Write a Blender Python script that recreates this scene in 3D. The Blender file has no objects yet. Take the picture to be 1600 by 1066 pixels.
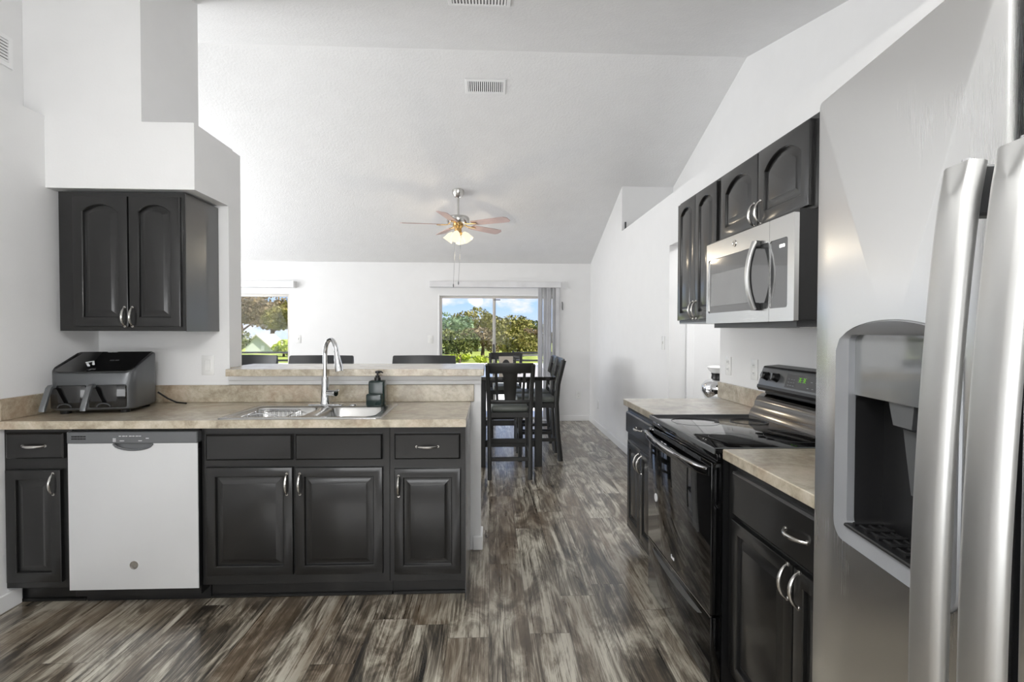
import bpy, bmesh, math, random
from mathutils import Vector, Matrix
random.seed(7)
PI = math.pi
SC = bpy.context.scene
COL = SC.collection

# ------------------------------------------------------------------ camera
F_PX, YAW, PITCH, ROLL, CAM_H = 805.54, .0436, .0193, .0025, 1.3447
def make_camera():
    c, s = math.cos(YAW), math.sin(YAW)
    r = Vector((c, -s, 0)); fw = Vector((s*math.cos(PITCH), c*math.cos(PITCH), -math.sin(PITCH)))
    up = r.cross(fw)
    cr, sr = math.cos(ROLL), math.sin(ROLL)
    r2 = cr*r + sr*up; u2 = -sr*r + cr*up
    cd = bpy.data.cameras.new('camera'); cd.sensor_width = 36; cd.lens = F_PX*36/1600
    cd.clip_start = .02; cd.clip_end = 500
    o = bpy.data.objects.new('camera', cd); COL.objects.link(o)
    m = Matrix.Identity(4)
    for i in range(3):
        m[i][0] = r2[i]; m[i][1] = u2[i]; m[i][2] = -fw[i]
    m[2][3] = CAM_H
    o.matrix_world = m
    SC.camera = o
make_camera()

# ------------------------------------------------------------------ view, world, lights
vs = SC.view_settings
vs.view_transform = 'Standard'; vs.look = 'None'; vs.gamma = 1; vs.use_curve_mapping = False
vs.exposure = 0.38

def lin(r, g=None, b=None):
    if g is None: g = b = r
    f = lambda v: (v/255/12.92) if v/255 <= .04045 else ((v/255+.055)/1.055)**2.4
    return (f(r), f(g), f(b), 1)

class N:
    """tiny node-graph helper"""
    def __init__(self, tree):
        self.t = tree; self.n = tree.nodes; self.l = tree.links
    def add(self, kind, **kw):
        nd = self.n.new(kind)
        for k, v in kw.items():
            if k == 'inp':
                for a, b in v.items(): self.set(nd, a, b)
            else: setattr(nd, k, v)
        return nd
    def set(self, nd, a, b):
        s = nd.inputs[a]
        if isinstance(b, bpy.types.NodeSocket): self.l.new(b, s)
        else: s.default_value = b
    def math(self, op, a, b=None, c=None):
        nd = self.add('ShaderNodeMath', operation=op)
        self.set(nd, 0, a)
        if b is not None: self.set(nd, 1, b)
        if c is not None: self.set(nd, 2, c)
        return nd.outputs[0]
    def mix(self, f, a, b, mode='MIX'):
        nd = self.add('ShaderNodeMix', data_type='RGBA', blend_type=mode)
        self.set(nd, 0, f); self.set(nd, 6, a); self.set(nd, 7, b)
        return nd.outputs[2]
    def ramp(self, f, stops):
        nd = self.add('ShaderNodeValToRGB')
        e = nd.color_ramp.elements
        while len(e) < len(stops): e.new(.5)
        for i, (p, c) in enumerate(stops): e[i].position = p; e[i].color = c
        self.set(nd, 0, f)
        return nd.outputs[0]
    def noise(self, v, scale, detail=3, rough=.5, dim='3D', dist=0):
        nd = self.add('ShaderNodeTexNoise', noise_dimensions=dim)
        self.set(nd, 'Vector', v); nd.inputs['Scale'].default_value = scale
        nd.inputs['Detail'].default_value = detail; nd.inputs['Roughness'].default_value = rough
        nd.inputs['Distortion'].default_value = dist
        return nd.outputs[0]
    def scale(self, v, xyz):
        nd = self.add('ShaderNodeVectorMath', operation='MULTIPLY')
        self.set(nd, 0, v); nd.inputs[1].default_value = xyz
        return nd.outputs[0]

def make_world():
    w = bpy.data.worlds.new('sky'); SC.world = w; w.use_nodes = True
    g = N(w.node_tree); w.node_tree.nodes.clear()
    tc = g.add('ShaderNodeTexCoord')
    sep = g.add('ShaderNodeSeparateXYZ', inp={0: tc.outputs['Generated']})
    sky = g.ramp(sep.outputs[2], [(.0, lin(205, 222, 250)), (.06, lin(172, 208, 255)), (.35, lin(110, 165, 240)), (1, lin(80, 140, 230))])
    v = g.scale(tc.outputs['Generated'], (1, 1, 2.2))
    cl = g.noise(v, 9, 6, .58)
    cf = g.ramp(cl, [(.46, (0, 0, 0, 1)), (.62, (1, 1, 1, 1))])
    col = g.mix(cf, sky, lin(250, 244, 248))
    bg = g.add('ShaderNodeBackground', inp={0: col, 1: .96})
    out = g.add('ShaderNodeOutputWorld')
    g.l.new(bg.outputs[0], out.inputs[0])
make_world()

def area(name, loc, rot, sx, sy, power, col=(1, 1, 1)):
    d = bpy.data.lights.new(name, 'AREA'); d.shape = 'RECTANGLE'; d.size = sx; d.size_y = sy
    d.energy = power; d.color = col
    o = bpy.data.objects.new(name, d); COL.objects.link(o); o.location = loc; o.rotation_euler = rot
    return o
sd = bpy.data.lights.new('sun', 'SUN'); sd.energy = 7.2; sd.angle = .01; sd.color = (1, .95, .86)
so = bpy.data.objects.new('sun', sd); COL.objects.link(so); so.rotation_euler = (math.radians(38), 0, math.radians(58))
# added fill: area lights behind and beside the camera, point light above the kitchen
area('fill_light_back', (-1.0, -2.60, 1.45), (PI/2+.5, 0, 0), 4.6, 2.2, 104, (.97, .985, 1))  # added fill, tilted up to brighten the ceiling; wall_back has no window
area('fill_light_left', (-5.05, 4.7, 1.75), (PI/2+.35, 0, -PI/2), 4.2, 2.0, 180, (.97, .985, 1))  # added fill for the right walls and ceiling; the wall here has no window
pt = bpy.data.lights.new('kitchen_fill_light', 'POINT'); pt.energy = 60; pt.shadow_soft_size = .22; pt.color = (1, .995, .98)  # added overhead fill for the kitchen, out of view
pk_ = bpy.data.objects.new('kitchen_fill_light', pt); COL.objects.link(pk_); pk_.location = (-.40, .35, 2.28)

area('hall_fill_light', (2.2, 3.65, 2.38), (0, 0, 0), .35, .35, 13)  # added to brighten the hall; there is no fixture
# ------------------------------------------------------------------ materials
MATS = {}
def mat(name):
    m = bpy.data.materials.new(name); m.use_nodes = True
    g = N(m.node_tree); p = m.node_tree.nodes['Principled BSDF']
    MATS[name] = m
    return m, g, p
def simple(name, col, rough=.5, metal=0, spec=.5, var=.06, scale=6, bump=0, bscale=200, coat=0, emis=0, aniso=0):
    m, g, p = mat(name)
    tc = g.add('ShaderNodeTexCoord')
    nz = g.noise(tc.outputs['Object'], scale, 3)
    lo = tuple(c*(1-var) for c in col[:3]) + (1,); hi = tuple(min(1, c*(1+var)) for c in col[:3]) + (1,)
    g.l.new(g.ramp(nz, [(.3, lo), (.7, hi)]), p.inputs['Base Color'])
    p.inputs['Roughness'].default_value = rough; p.inputs['Metallic'].default_value = metal
    p.inputs['Specular IOR Level'].default_value = spec
    p.inputs['Coat Weight'].default_value = coat
    p.inputs['Anisotropic'].default_value = aniso
    if bump:
        b = g.add('ShaderNodeBump', inp={'Strength': bump, 'Distance': .004, 'Height': g.noise(tc.outputs['Object'], bscale, 4, .6)})
        g.l.new(b.outputs[0], p.inputs['Normal'])
    if emis:
        p.inputs['Emission Color'].default_value = col; p.inputs['Emission Strength'].default_value = emis
    return m
simple('wall_paint', lin(232, 232, 232), .75, spec=.25, var=.01, bump=.12, bscale=90)
simple('ceiling_paint', lin(230, 230, 230), .9, spec=.1, var=.015, bump=.8, bscale=55)
simple('trim_white', lin(236, 236, 236), .4, var=.01)
simple('cabinet_black', lin(14, 14, 14), .45, spec=.25, var=.12, scale=9, bump=.02, bscale=60, coat=.85)
MATS['cabinet_black'].node_tree.nodes['Principled BSDF'].inputs['Coat Roughness'].default_value = .15
simple('cabinet_side_sheen', lin(44, 44, 44), .33, var=.15, scale=5, coat=1)  # end panels lighter than the doors: reflected grey put into the colour
MATS['cabinet_side_sheen'].node_tree.nodes['Principled BSDF'].inputs['Coat Roughness'].default_value = .22
simple('black_plastic', lin(18, 18, 19), .35)
simple('black_gloss', lin(10, 10, 11), .05, spec=.6, coat=.15)
simple('micro_glass', lin(70, 71, 72), .08, spec=.8, coat=1)
simple('micro_pale', lin(120, 121, 121), .1, spec=.8, coat=1)
simple('panel_glass', lin(92, 94, 95), .07, spec=.8, coat=1)
simple('steel_dark', (.17, .165, .16, 1), .12, metal=1, var=.1)
simple('dark_grey', lin(60, 61, 63), .4)
simple('charcoal_metal', lin(96, 98, 100), .38, metal=.7)
simple('nickel', lin(200, 198, 194), .22, metal=1)
simple('chrome', lin(225, 226, 228), .06, metal=1)
simple('dishwasher_steel', lin(216, 217, 218), .42, metal=.5, var=.03, scale=2)
simple('panel_grey', lin(112, 114, 116), .35, metal=.6, var=.03)
simple('marking_white', lin(225, 226, 228), .5)
simple('marking_grey', lin(150, 152, 155), .35, metal=.5)
simple('green_glass', lin(22, 40, 38), .18, spec=.6)
simple('chair_black', lin(38, 38, 37), .32, var=.15)
simple('table_gloss', lin(30, 29, 28), .07, spec=.7, coat=1)
simple('cushion_grey', lin(112, 116, 111), .36, spec=.6, bump=.1, bscale=300)
simple('stool_leather', lin(40, 42, 44), .38, bump=.1)
simple('blade_wood', lin(186, 160, 154), .45, var=.1, scale=12)
simple('brass', lin(214, 178, 120), .25, metal=1)
simple('beige_card', lin(206, 196, 182), .7)
simple('blind_white', lin(222, 222, 224), .6)
simple('alu_frame', lin(186, 182, 176), .4, metal=.3)
simple('white_gloss', lin(232, 232, 230), .25)
simple('patio_concrete', lin(242, 240, 237), .8, var=.04, scale=3)
simple('house_wall', lin(186, 192, 180), .8)
simple('house_roof', lin(176, 172, 160), .8)
simple('rail_black', lin(30, 28, 27), .5)
simple('bark', lin(92, 76, 62), .9, var=.2, scale=20)
simple('lamp_glow', (1, .90, .66, 1), .4, emis=.85)
_p = MATS['lamp_glow'].node_tree; _b = _p.nodes['Principled BSDF']; _p.links.remove(_b.inputs['Base Color'].links[0]); _b.inputs['Base Color'].default_value = (.12, .10, .08, 1)
simple('lamp_diffuser', (1, .98, .95, 1), .4, emis=4)
simple('display_green', lin(120, 190, 60), .4, emis=.2)
simple('sill_marble', lin(228, 228, 226), .35)

def make_steel(name, base=(.70, .70, .695), r0=.22, r1=.36, vertical=True):
    m, g, p = mat(name)
    tc = g.add('ShaderNodeTexCoord')
    v = g.scale(tc.outputs['Object'], (900, 900, 3.5) if vertical else (3.5, 900, 900))
    nz = g.noise(v, 1, 3, .6)
    big = g.noise(tc.outputs['Object'], 3.5, 3)
    rr = g.math('MULTIPLY_ADD', nz, r1-r0, r0)
    rr = g.math('ADD', rr, g.math('MULTIPLY_ADD', big, .10, -.05))
    g.l.new(rr, p.inputs['Roughness'])
    g.l.new(g.ramp(nz, [(.2, tuple(c*.98 for c in base)+(1,)), (.8, base+(1,))]), p.inputs['Base Color'])
    p.inputs['Metallic'].default_value = 1
    p.inputs['Anisotropic'].default_value = .5
    t = g.add('ShaderNodeTangent', direction_type='RADIAL', axis='Z')
    g.l.new(t.outputs[0], p.inputs['Tangent'])
    return m
make_steel('steel_brushed', (.80, .80, .795), .24, .28)
make_steel('steel_handle', (.60, .60, .59), .36, .44)
make_steel('steel_sink', (.62, .62, .61), .18, .26, False)
make_steel('steel_micro', (.62, .62, .61), .2, .3, False)

def make_floor():
    m, g, p = mat('plank_floor')
    tc = g.add('ShaderNodeTexCoord')
    sep = g.add('ShaderNodeSeparateXYZ', inp={0: tc.outputs['Object']})
    x, y = sep.outputs[0], sep.outputs[1]
    W, L = .18, 1.22
    cx = g.math('DIVIDE', x, W); ix = g.math('FLOOR', cx); fx = g.math('FRACT', cx)
    wn = g.add('ShaderNodeTexWhiteNoise', noise_dimensions='1D'); g.set(wn, 'W', ix)
    cy = g.math('ADD', g.math('DIVIDE', y, L), wn.outputs[0]); iy = g.math('FLOOR', cy); fy = g.math('FRACT', cy)
    pid = g.math('MULTIPLY_ADD', ix, 17.31, g.math('MULTIPLY', iy, 5.77))
    w2 = g.add('ShaderNodeTexWhiteNoise', noise_dimensions='1D'); g.set(w2, 'W', pid)
    rnd = w2.outputs[0]
    off = g.math('MULTIPLY', rnd, 37.0)
    def vec(sx, sy):
        c = g.add('ShaderNodeCombineXYZ')
        g.set(c, 0, g.math('MULTIPLY', x, sx)); g.set(c, 1, g.math('MULTIPLY', y, sy)); g.set(c, 2, off)
        return c.outputs[0]
    blotch = g.noise(vec(8.5, 2.1), 1, 6, .66, dist=1.2)
    streak = g.noise(vec(38, 1.6), 1, 6, .66, dist=1.0)
    fine = g.noise(vec(150, 2.2), 1, 3, .6, dist=1.2)
    t = g.math('ADD', g.math('MULTIPLY', blotch, 1.0), g.math('MULTIPLY', streak, .55))
    t = g.math('ADD', t, g.math('MULTIPLY_ADD', rnd, .09, -.30))
    t = g.math('ADD', t, g.math('MULTIPLY_ADD', fine, .5, -.25))
    col = g.ramp(t, [(.325, lin(36, 33, 29)), (.415, lin(72, 66, 57)), (.495, lin(110, 102, 90)), (.565, lin(148, 141, 127)), (.67, lin(200, 195, 181))])
    warm = g.mix(g.ramp(g.noise(vec(5, .9), 1, 3), [(.42, (0, 0, 0, 1)), (.68, (.6, .6, .6, 1))]), col, lin(112, 94, 74))
    # joints
    jx = g.math('LESS_THAN', g.math('MINIMUM', fx, g.math('SUBTRACT', 1, fx)), .010)
    jy = g.math('LESS_THAN', g.math('MINIMUM', fy, g.math('SUBTRACT', 1, fy)), .0016)
    j = g.math('MAXIMUM', jx, jy)
    col = g.mix(g.math('MULTIPLY', j, .45), warm, lin(45, 40, 36))
    g.l.new(col, p.inputs['Base Color'])
    g.l.new(g.math('MULTIPLY_ADD', streak, .2, .20), p.inputs['Roughness'])
    p.inputs['Specular IOR Level'].default_value = .75; p.inputs['Coat Weight'].default_value = .35; p.inputs['Coat Roughness'].default_value = .14
    b = g.add('ShaderNodeBump', inp={'Strength': .05, 'Distance': .001, 'Height': g.math('SUBTRACT', streak, j)})
    g.l.new(b.outputs[0], p.inputs['Normal'])
make_floor()

def make_laminate(name, a, b, c, d, rough=.3):
    m, g, p = mat(name)
    tc = g.add('ShaderNodeTexCoord'); v = tc.outputs['Object']
    n1 = g.noise(v, 7, 5, .6, dist=.8); n2 = g.noise(v, 26, 5, .65, dist=.4); n3 = g.noise(v, 130, 2)
    t = g.math('ADD', g.math('MULTIPLY', n1, .55), g.math('ADD', g.math('MULTIPLY', n2, .4), g.math('MULTIPLY', n3, .12)))
    col = g.ramp(t, [(.38, a), (.48, b), (.56, c), (.68, d)])
    pink = g.mix(g.ramp(g.noise(v, 4.5, 3), [(.5, (0, 0, 0, 1)), (.75, (.40, .40, .40, 1))]), col, lin(176, 142, 116))
    g.l.new(pink, p.inputs['Base Color'])
    p.inputs['Roughness'].default_value = rough; p.inputs['Coat Weight'].default_value = .8; p.inputs['Coat Roughness'].default_value = .2
make_laminate('laminate', lin(130, 121, 103), lin(158, 147, 127), lin(180, 170, 150), lin(202, 194, 178))

def make_glass():
    m = bpy.data.materials.new('pane_glass'); m.use_nodes = True; MATS['pane_glass'] = m
    g = N(m.node_tree); m.node_tree.nodes.clear()
    fr = g.add('ShaderNodeFresnel'); fr.inputs[0].default_value = 1.45
    tr = g.add('ShaderNodeBsdfTransparent'); tr.inputs[0].default_value = (.97, .975, .97, 1)
    gl = g.add('ShaderNodeBsdfGlossy'); gl.inputs['Roughness'].default_value = .01
    mx = g.add('ShaderNodeMixShader'); g.l.new(g.math('MULTIPLY', fr.outputs[0], .2), mx.inputs[0]); g.l.new(tr.outputs[0], mx.inputs[1]); g.l.new(gl.outputs[0], mx.inputs[2])
    o = g.add('ShaderNodeOutputMaterial'); g.l.new(mx.outputs[0], o.inputs[0])
make_glass()

def leaf_mat(name, a, b, c):
    m, g, p = mat(name)
    tc = g.add('ShaderNodeTexCoord')
    n1 = g.noise(tc.outputs['Object'], 1.3, 3); n2 = g.noise(tc.outputs['Object'], 9, 2)
    t = g.math('ADD', g.math('MULTIPLY', n1, .6), g.math('MULTIPLY', n2, .4))
    g.l.new(g.ramp(t, [(.35, a), (.5, b), (.65, c)]), p.inputs['Base Color'])
    p.inputs['Roughness'].default_value = .6; p.inputs['Specular IOR Level'].default_value = .2
leaf_mat('leaf_olive', lin(84, 84, 42), lin(126, 122, 66), lin(164, 152, 94))
leaf_mat('leaf_teal', lin(80, 104, 76), lin(118, 140, 104), lin(154, 170, 130))
leaf_mat('leaf_brown', lin(84, 72, 48), lin(124, 108, 78), lin(156, 140, 108))
leaf_mat('leaf_dark', lin(58, 68, 38), lin(92, 100, 54), lin(130, 130, 76))
leaf_mat('leaf_lime', lin(120, 136, 40), lin(168, 182, 60), lin(204, 208, 96))
leaf_mat('grass', lin(110, 124, 56), lin(140, 152, 72), lin(188, 192, 104))
M = MATS

# ------------------------------------------------------------------ mesh helpers
class MB:
    def __init__(s, off=(0, 0, 0)):
        s.bm = bmesh.new(); s.off = Vector(off)
    def _app(s, t):
        me = bpy.data.meshes.new('tmp'); t.to_mesh(me); t.free()
        s.bm.from_mesh(me); bpy.data.meshes.remove(me)
    def box(s, x0, x1, y0, y1, z0, z1, b=0, seg=1, axis=None):
        t = bmesh.new(); bmesh.ops.create_cube(t, size=1)
        for v in t.verts:
            v.co = Vector(((x0+x1)/2 + v.co.x*(x1-x0), (y0+y1)/2 + v.co.y*(y1-y0), (z0+z1)/2 + v.co.z*(z1-z0)))
        if b:
            es = list(t.edges)
            if axis is not None: es = [e for e in es if abs((e.verts[0].co-e.verts[1].co).normalized()[axis]) > .9]
            bmesh.ops.bevel(t, geom=es, offset=b, segments=seg, affect='EDGES', profile=.5)
        s._app(t); return s
    def hull(s, pts):
        t = bmesh.new()
        for p in pts: t.verts.new(p)
        bmesh.ops.convex_hull(t, input=t.verts); s._app(t); return s
    def tube(s, path, r, seg=10, cap=True, flat=1.0, up=None):
        """swept tube; r number or list; flat squashes along the 'up' axis"""
        pts = [Vector(p) for p in path]; n = len(pts)
        rs = r if isinstance(r, (list, tuple)) else [r]*n
        rings = []; prev = None
        for i, p in enumerate(pts):
            d = (pts[min(i+1, n-1)] - pts[max(i-1, 0)]).normalized()
            if prev is None:
                a = Vector(up) if up else (Vector((0, 0, 1)) if abs(d.z) < .9 else Vector((1, 0, 0)))
            else: a = prev
            a = (a - d*a.dot(d)).normalized(); prev = a
            b = d.cross(a)
            rings.append([s.bm.verts.new(p + (a*math.cos(2*PI*k/seg)*flat + b*math.sin(2*PI*k/seg))*rs[i]) for k in range(seg)])
        for i in range(n-1):
            for k in range(seg):
                s.bm.faces.new((rings[i][k], rings[i][(k+1) % seg], rings[i+1][(k+1) % seg], rings[i+1][k]))
        if cap:
            s.bm.faces.new(rings[0][::-1]); s.bm.faces.new(rings[-1])
        return s
    def cyl(s, p0, p1, r0, r1=None, seg=20):
        return s.tube([p0, p1], [r0, r0 if r1 is None else r1], seg)
    def lathe(s, prof, c=(0, 0, 0), seg=24, axis=None):
        """profile of (r, h) revolved round the axis through c"""
        ax = Vector(axis).normalized() if axis else Vector((0, 0, 1))
        a = Vector((1, 0, 0)) if abs(ax.x) < .9 else Vector((0, 1, 0))
        a = (a - ax*a.dot(ax)).normalized(); b = ax.cross(a); c = Vector(c)
        rings = []
        for r, h in prof:
            if r < 1e-6: rings.append([s.bm.verts.new(c + ax*h)])
            else: rings.append([s.bm.verts.new(c + ax*h + (a*math.cos(2*PI*k/seg) + b*math.sin(2*PI*k/seg))*r) for k in range(seg)])
        for A, B in zip(rings, rings[1:]):
            for k in range(seg):
                k2 = (k+1) % seg
                if len(A) == 1 and len(B) > 1: s.bm.faces.new((A[0], B[k2], B[k]))
                elif len(B) == 1 and len(A) > 1: s.bm.faces.new((A[k], A[k2], B[0]))
                elif len(A) > 1: s.bm.faces.new((A[k], A[k2], B[k2], B[k]))
        for R, rev in ((rings[0], True), (rings[-1], False)):
            if len(R) > 1: s.bm.faces.new(R[::-1] if rev else R)
        return s
    def prism(s, poly, axis, a0, a1, b=0):
        """polygon (u,v) extruded along axis: 'x' -> (y,z), 'y' -> (x,z), 'z' -> (x,y)"""
        def P(u, v, w): return {'x': (w, u, v), 'y': (u, w, v), 'z': (u, v, w)}[axis]
        t = bmesh.new()
        A = [t.verts.new(P(u, v, a0)) for u, v in poly]; B = [t.verts.new(P(u, v, a1)) for u, v in poly]
        t.faces.new(A); t.faces.new(B[::-1]); n = len(poly)
        for i in range(n): t.faces.new((A[i], B[i], B[(i+1) % n], A[(i+1) % n]))
        bmesh.ops.recalc_face_normals(t, faces=t.faces)
        if b: bmesh.ops.bevel(t, geom=[e for e in t.edges if e.calc_face_angle(0) > .5], offset=b, segments=2, affect='EDGES', profile=.5)
        s._app(t); return s
    def sweep(s, path, hw, ht, wdir=(1, 0, 0), b=.3):
        """rounded rectangular bar along a path: half width hw along wdir, half thickness ht"""
        pts = [Vector(p) for p in path]; n = len(pts); wd = Vector(wdir).normalized(); rings = []
        cc = min(hw, ht)*b if not isinstance(hw, (list, tuple)) else min(hw[0], ht)*b
        for i, p in enumerate(pts):
            d = (pts[min(i+1, n-1)] - pts[max(i-1, 0)]).normalized(); t = d.cross(wd).normalized()
            w = hw[i] if isinstance(hw, (list, tuple)) else hw
            q = [(w-cc, ht), (w-cc*.3, ht-cc*.3), (w, ht-cc), (w, -ht+cc), (w-cc*.3, -ht+cc*.3), (w-cc, -ht), (-w+cc, -ht), (-w+cc*.3, -ht+cc*.3), (-w, -ht+cc), (-w, ht-cc), (-w+cc*.3, ht-cc*.3), (-w+cc, ht)]
            rings.append([s.bm.verts.new(p + wd*u + t*v) for u, v in q])
        m = len(rings[0])
        for i in range(n-1):
            for k in range(m): s.bm.faces.new((rings[i][k], rings[i][(k+1) % m], rings[i+1][(k+1) % m], rings[i+1][k]))
        s.bm.faces.new(rings[0][::-1]); s.bm.faces.new(rings[-1])
        return s
    def loft(s, loops, cap0=True, cap1=True):
        R = [[s.bm.verts.new(p) for p in L] for L in loops]; m = len(R[0])
        for A, B in zip(R, R[1:]):
            for k in range(m): s.bm.faces.new((A[k], A[(k+1) % m], B[(k+1) % m], B[k]))
        if cap0: s.bm.faces.new(R[0][::-1])
        if cap1: s.bm.faces.new(R[-1])
        return s
    def holed(s, outer, inners):
        """flat face with holes: loops of 3d points"""
        t = bmesh.new(); es = []
        for L in [outer]+inners:
            vv = [t.verts.new(p) for p in L]
            es += [t.edges.new((vv[i], vv[(i+1) % len(vv)])) for i in range(len(vv))]
        bmesh.ops.triangle_fill(t, use_beauty=True, use_dissolve=False, edges=es)
        s._app(t); return s
    def build(s, name, m, parent=None, smooth=35, weld=True):
        bm = s.bm
        for v in bm.verts: v.co -= s.off
        if weld: bmesh.ops.remove_doubles(bm, verts=bm.verts, dist=1e-5)
        bmesh.ops.recalc_face_normals(bm, faces=bm.faces)
        me = bpy.data.meshes.new(name); bm.to_mesh(me); bm.free()
        me.materials.append(M[m] if isinstance(m, str) else m)
        if smooth:
            for p in me.polygons: p.use_smooth = True
            me.set_sharp_from_angle(angle=math.radians(smooth))
        o = bpy.data.objects.new(name, me); COL.objects.link(o)
        if parent: o.parent = parent
        return o

def tag(o, label=None, cat=None, group=None, kind=None):
    if label: o['label'] = label
    if cat: o['category'] = cat
    if group: o['group'] = group
    if kind: o['kind'] = kind
    return o
def thing(name, label, cat, loc=(0, 0, 0), rz=0, group=None):
    o = bpy.data.objects.new(name, None); COL.objects.link(o); o.empty_display_size = .1
    o.location = loc; o.rotation_euler = (0, 0, rz)
    return tag(o, label, cat, group)
def copy_tree(o, parent=None):
    c = o.copy(); COL.objects.link(c)
    if parent: c.parent = parent
    for ch in list(o.children): copy_tree(ch, c)
    return c
def struct(name, mb, m, smooth=30):
    return tag(mb.build(name, m, smooth=smooth), kind='structure')
def rrect(x0, x1, y0, y1, r, n=5):
    P = []
    for cx, cy, a in ((x1-r, y0+r, -PI/2), (x1-r, y1-r, 0), (x0+r, y1-r, PI/2), (x0+r, y0+r, PI)):
        for k in range(n+1): P.append((cx + r*math.cos(a+k*PI/2/n), cy + r*math.sin(a+k*PI/2/n)))
    return P

# ------------------------------------------------------------------ room shell
struct('floor', MB().box(-5.4, 3.1, -2.9, 7.8, -.12, 0), 'plank_floor')
KF = .25; KB = (3.585-2.35)/(7.66-4.165); RZ, RY = 3.585, 4.165
def zc(y): return RZ - KB*(y-RY) if y > RY else RZ - KF*(RY-y)
c = MB()
c.prism([(-2.95, zc(-2.95)), (RY, RZ), (7.85, zc(7.85)), (7.85, zc(7.85)+.15), (RY, RZ+.15), (-2.95, zc(-2.95)+.15)], 'x', -5.4, 3.1)
struct('ceiling', c, 'ceiling_paint')
XW = 1.505; YW = 3.154
# right side: lower wall with a plant ledge on top, doorway to the hall, upper wall set back
w = MB()
w.box(XW, XW+.115, -2.85, 3.305, 0, 2.44); w.box(XW, XW+.115, 3.305, 4.27, 2.064, 2.44); w.box(XW, XW+.115, 4.27, 5.84, 0, 2.44)
w.box(XW, XW+.115, 5.84, 7.8, 0, 4); w.box(XW, 2.2, -2.85, 5.84, 2.44, 2.487)
struct('wall_right', w, 'wall_paint')
struct('wall_right_upper', MB().box(2.095, 2.2, -2.85, 5.95, 2.487, 4), 'wall_paint')
struct('wall_niche', MB().box(XW+.115, 2.2, 5.84, 5.95, 2.44, 4), 'wall_paint')
# hall behind the doorway
struct('wall_hall', MB().box(XW+.115, 3.1, 4.40, 4.5, 0, 2.44).box(2.95, 3.1, 2.6, 4.4, 0, 2.44).box(XW+.115, 3.1, 2.6, 2.7, 0, 2.44).box(XW+.115, 3.1, 2.6, 4.5, 2.40, 2.44), 'wall_paint')
struct('trim_1', MB().box(1.701, 1.769, 4.385, 4.402, 0, 2.07, .004), 'trim_white')
# left side: lower wall with ledge, upper wall set back
struct('wall_left', MB().box(-2.55, -2.31, -2.85, 3.304, 0, 2.455), 'wall_paint')
struct('wall_left_upper', MB().box(-2.54, -2.415, -2.85, 3.304, 2.456, 4), 'wall_paint')
# wall with the pass-through, soffit over the corner cabinet, upper walls over it
struct('wall_front', MB().box(-2.6, -1.554, YW, YW+.15, 0, 2.43), 'wall_paint')
struct('wall_soffit', MB().box(-2.312, -1.553, 2.80, YW+.05, 2.085, 2.435), 'wall_paint')
struct('wall_front_upper', MB().box(-2.414, -1.822, 2.802, 3.335, 2.43, 4), 'wall_paint')
struct('wall_half', MB().box(-1.554, -.053, YW, YW+.15, 0, 1.075), 'wall_paint')
struct('trim_2', MB().box(-1.552, -.05, YW-.028, YW, 1.045, 1.081, .004).box(-1.552, -.05, YW-.016, YW, 1.020, 1.045, .003), 'trim_white')
struct('baseboard_half', MB().box(-.10, -.04, YW-.013, YW+.16, 0, .085, .004), 'trim_white')
struct('baseboard_right', MB().box(XW-.013, XW, 4.27, 7.66, 0, .085, .004), 'trim_white')
struct('baseboard_far', MB().box(1.02, XW-.013, 7.647, 7.66, 0, .085, .004), 'trim_white')
struct('baseboard_left', MB().box(-2.31, -2.297, -2.8, 2.62, 0, .085, .004), 'trim_white')
# far wall with window and sliding door
YB = 7.66
w = MB()
for x0, x1, z0, z1 in ((-5.4, -4.7, 0, 4), (-4.7, -2.92, 1.875, 4), (-4.7, -2.92, 0, .55), (-2.92, -.76, 0, 4), (-.76, 1.02, 1.885, 4), (1.02, 1.62, 0, 4)):
    w.box(x0, x1, YB, YB+.14, z0, z1)
struct('wall_far', w, 'wall_paint')
struct('wall_living_left', MB().box(-5.4, -5.25, -2.85, 7.8, 0, 4), 'wall_paint')
struct('wall_back', MB().box(-5.4, 3.1, -2.95, -2.85, 0, 4), 'wall_paint')

def frame_xz(mb, x0, x1, z0, z1, t, y0, y1, b=.003):
    mb.box(x0, x0+t, y0, y1, z0, z1, b); mb.box(x1-t, x1, y0, y1, z0, z1, b)
    mb.box(x0+t, x1-t, y0, y1, z1-t, z1, b); mb.box(x0+t, x1-t, y0, y1, z0, z0+t, b)
w1 = MB(); frame_xz(w1, -4.7, -2.92, .55, 1.875, .035, YB+.03, YB+.10)
o = struct('window_1', w1, 'alu_frame')
f2 = MB(); f2.box(-4.665, -2.955, YB+.06, YB+.064, .585, 1.84); f2.build('pane', 'pane_glass', o)
MB().box(-4.75, -2.90, YB-.03, YB+.05, .53, .552, .004).build('window_sill', 'sill_marble', o)
d = MB(); frame_xz(d, -.76, 1.02, 0, 1.885, .022, YB-.004, YB+.11)
o = struct('door_1', d, 'trim_white')
s1 = MB(); frame_xz(s1, -.738, .092, .022, 1.863, .032, YB+.055, YB+.085); a = s1.build('sash', 'alu_frame', o)
MB().box(-.706, .06, YB+.068, YB+.072, .054, 1.831).build('pane', 'pane_glass', a)
s1 = MB(); frame_xz(s1, .045, .998, .022, 1.863, .034, YB+.02, YB+.05); s1.box(.079, .964, YB+.025, YB+.045, .97, .995); a = s1.build('sash', 'alu_frame', o)
MB().box(.079, .964, YB+.033, YB+.037, .056, 1.829).build('pane', 'pane_glass', a)
MB().box(.052, .072, YB-.004, YB+.02, .95, 1.15, .004).build('door_handle', 'black_plastic', a)
MB().box(.06, .16, YB+.002, YB+.022, 1.80, 1.815, .003).build('lock_bar', 'charcoal_metal', a)

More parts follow.
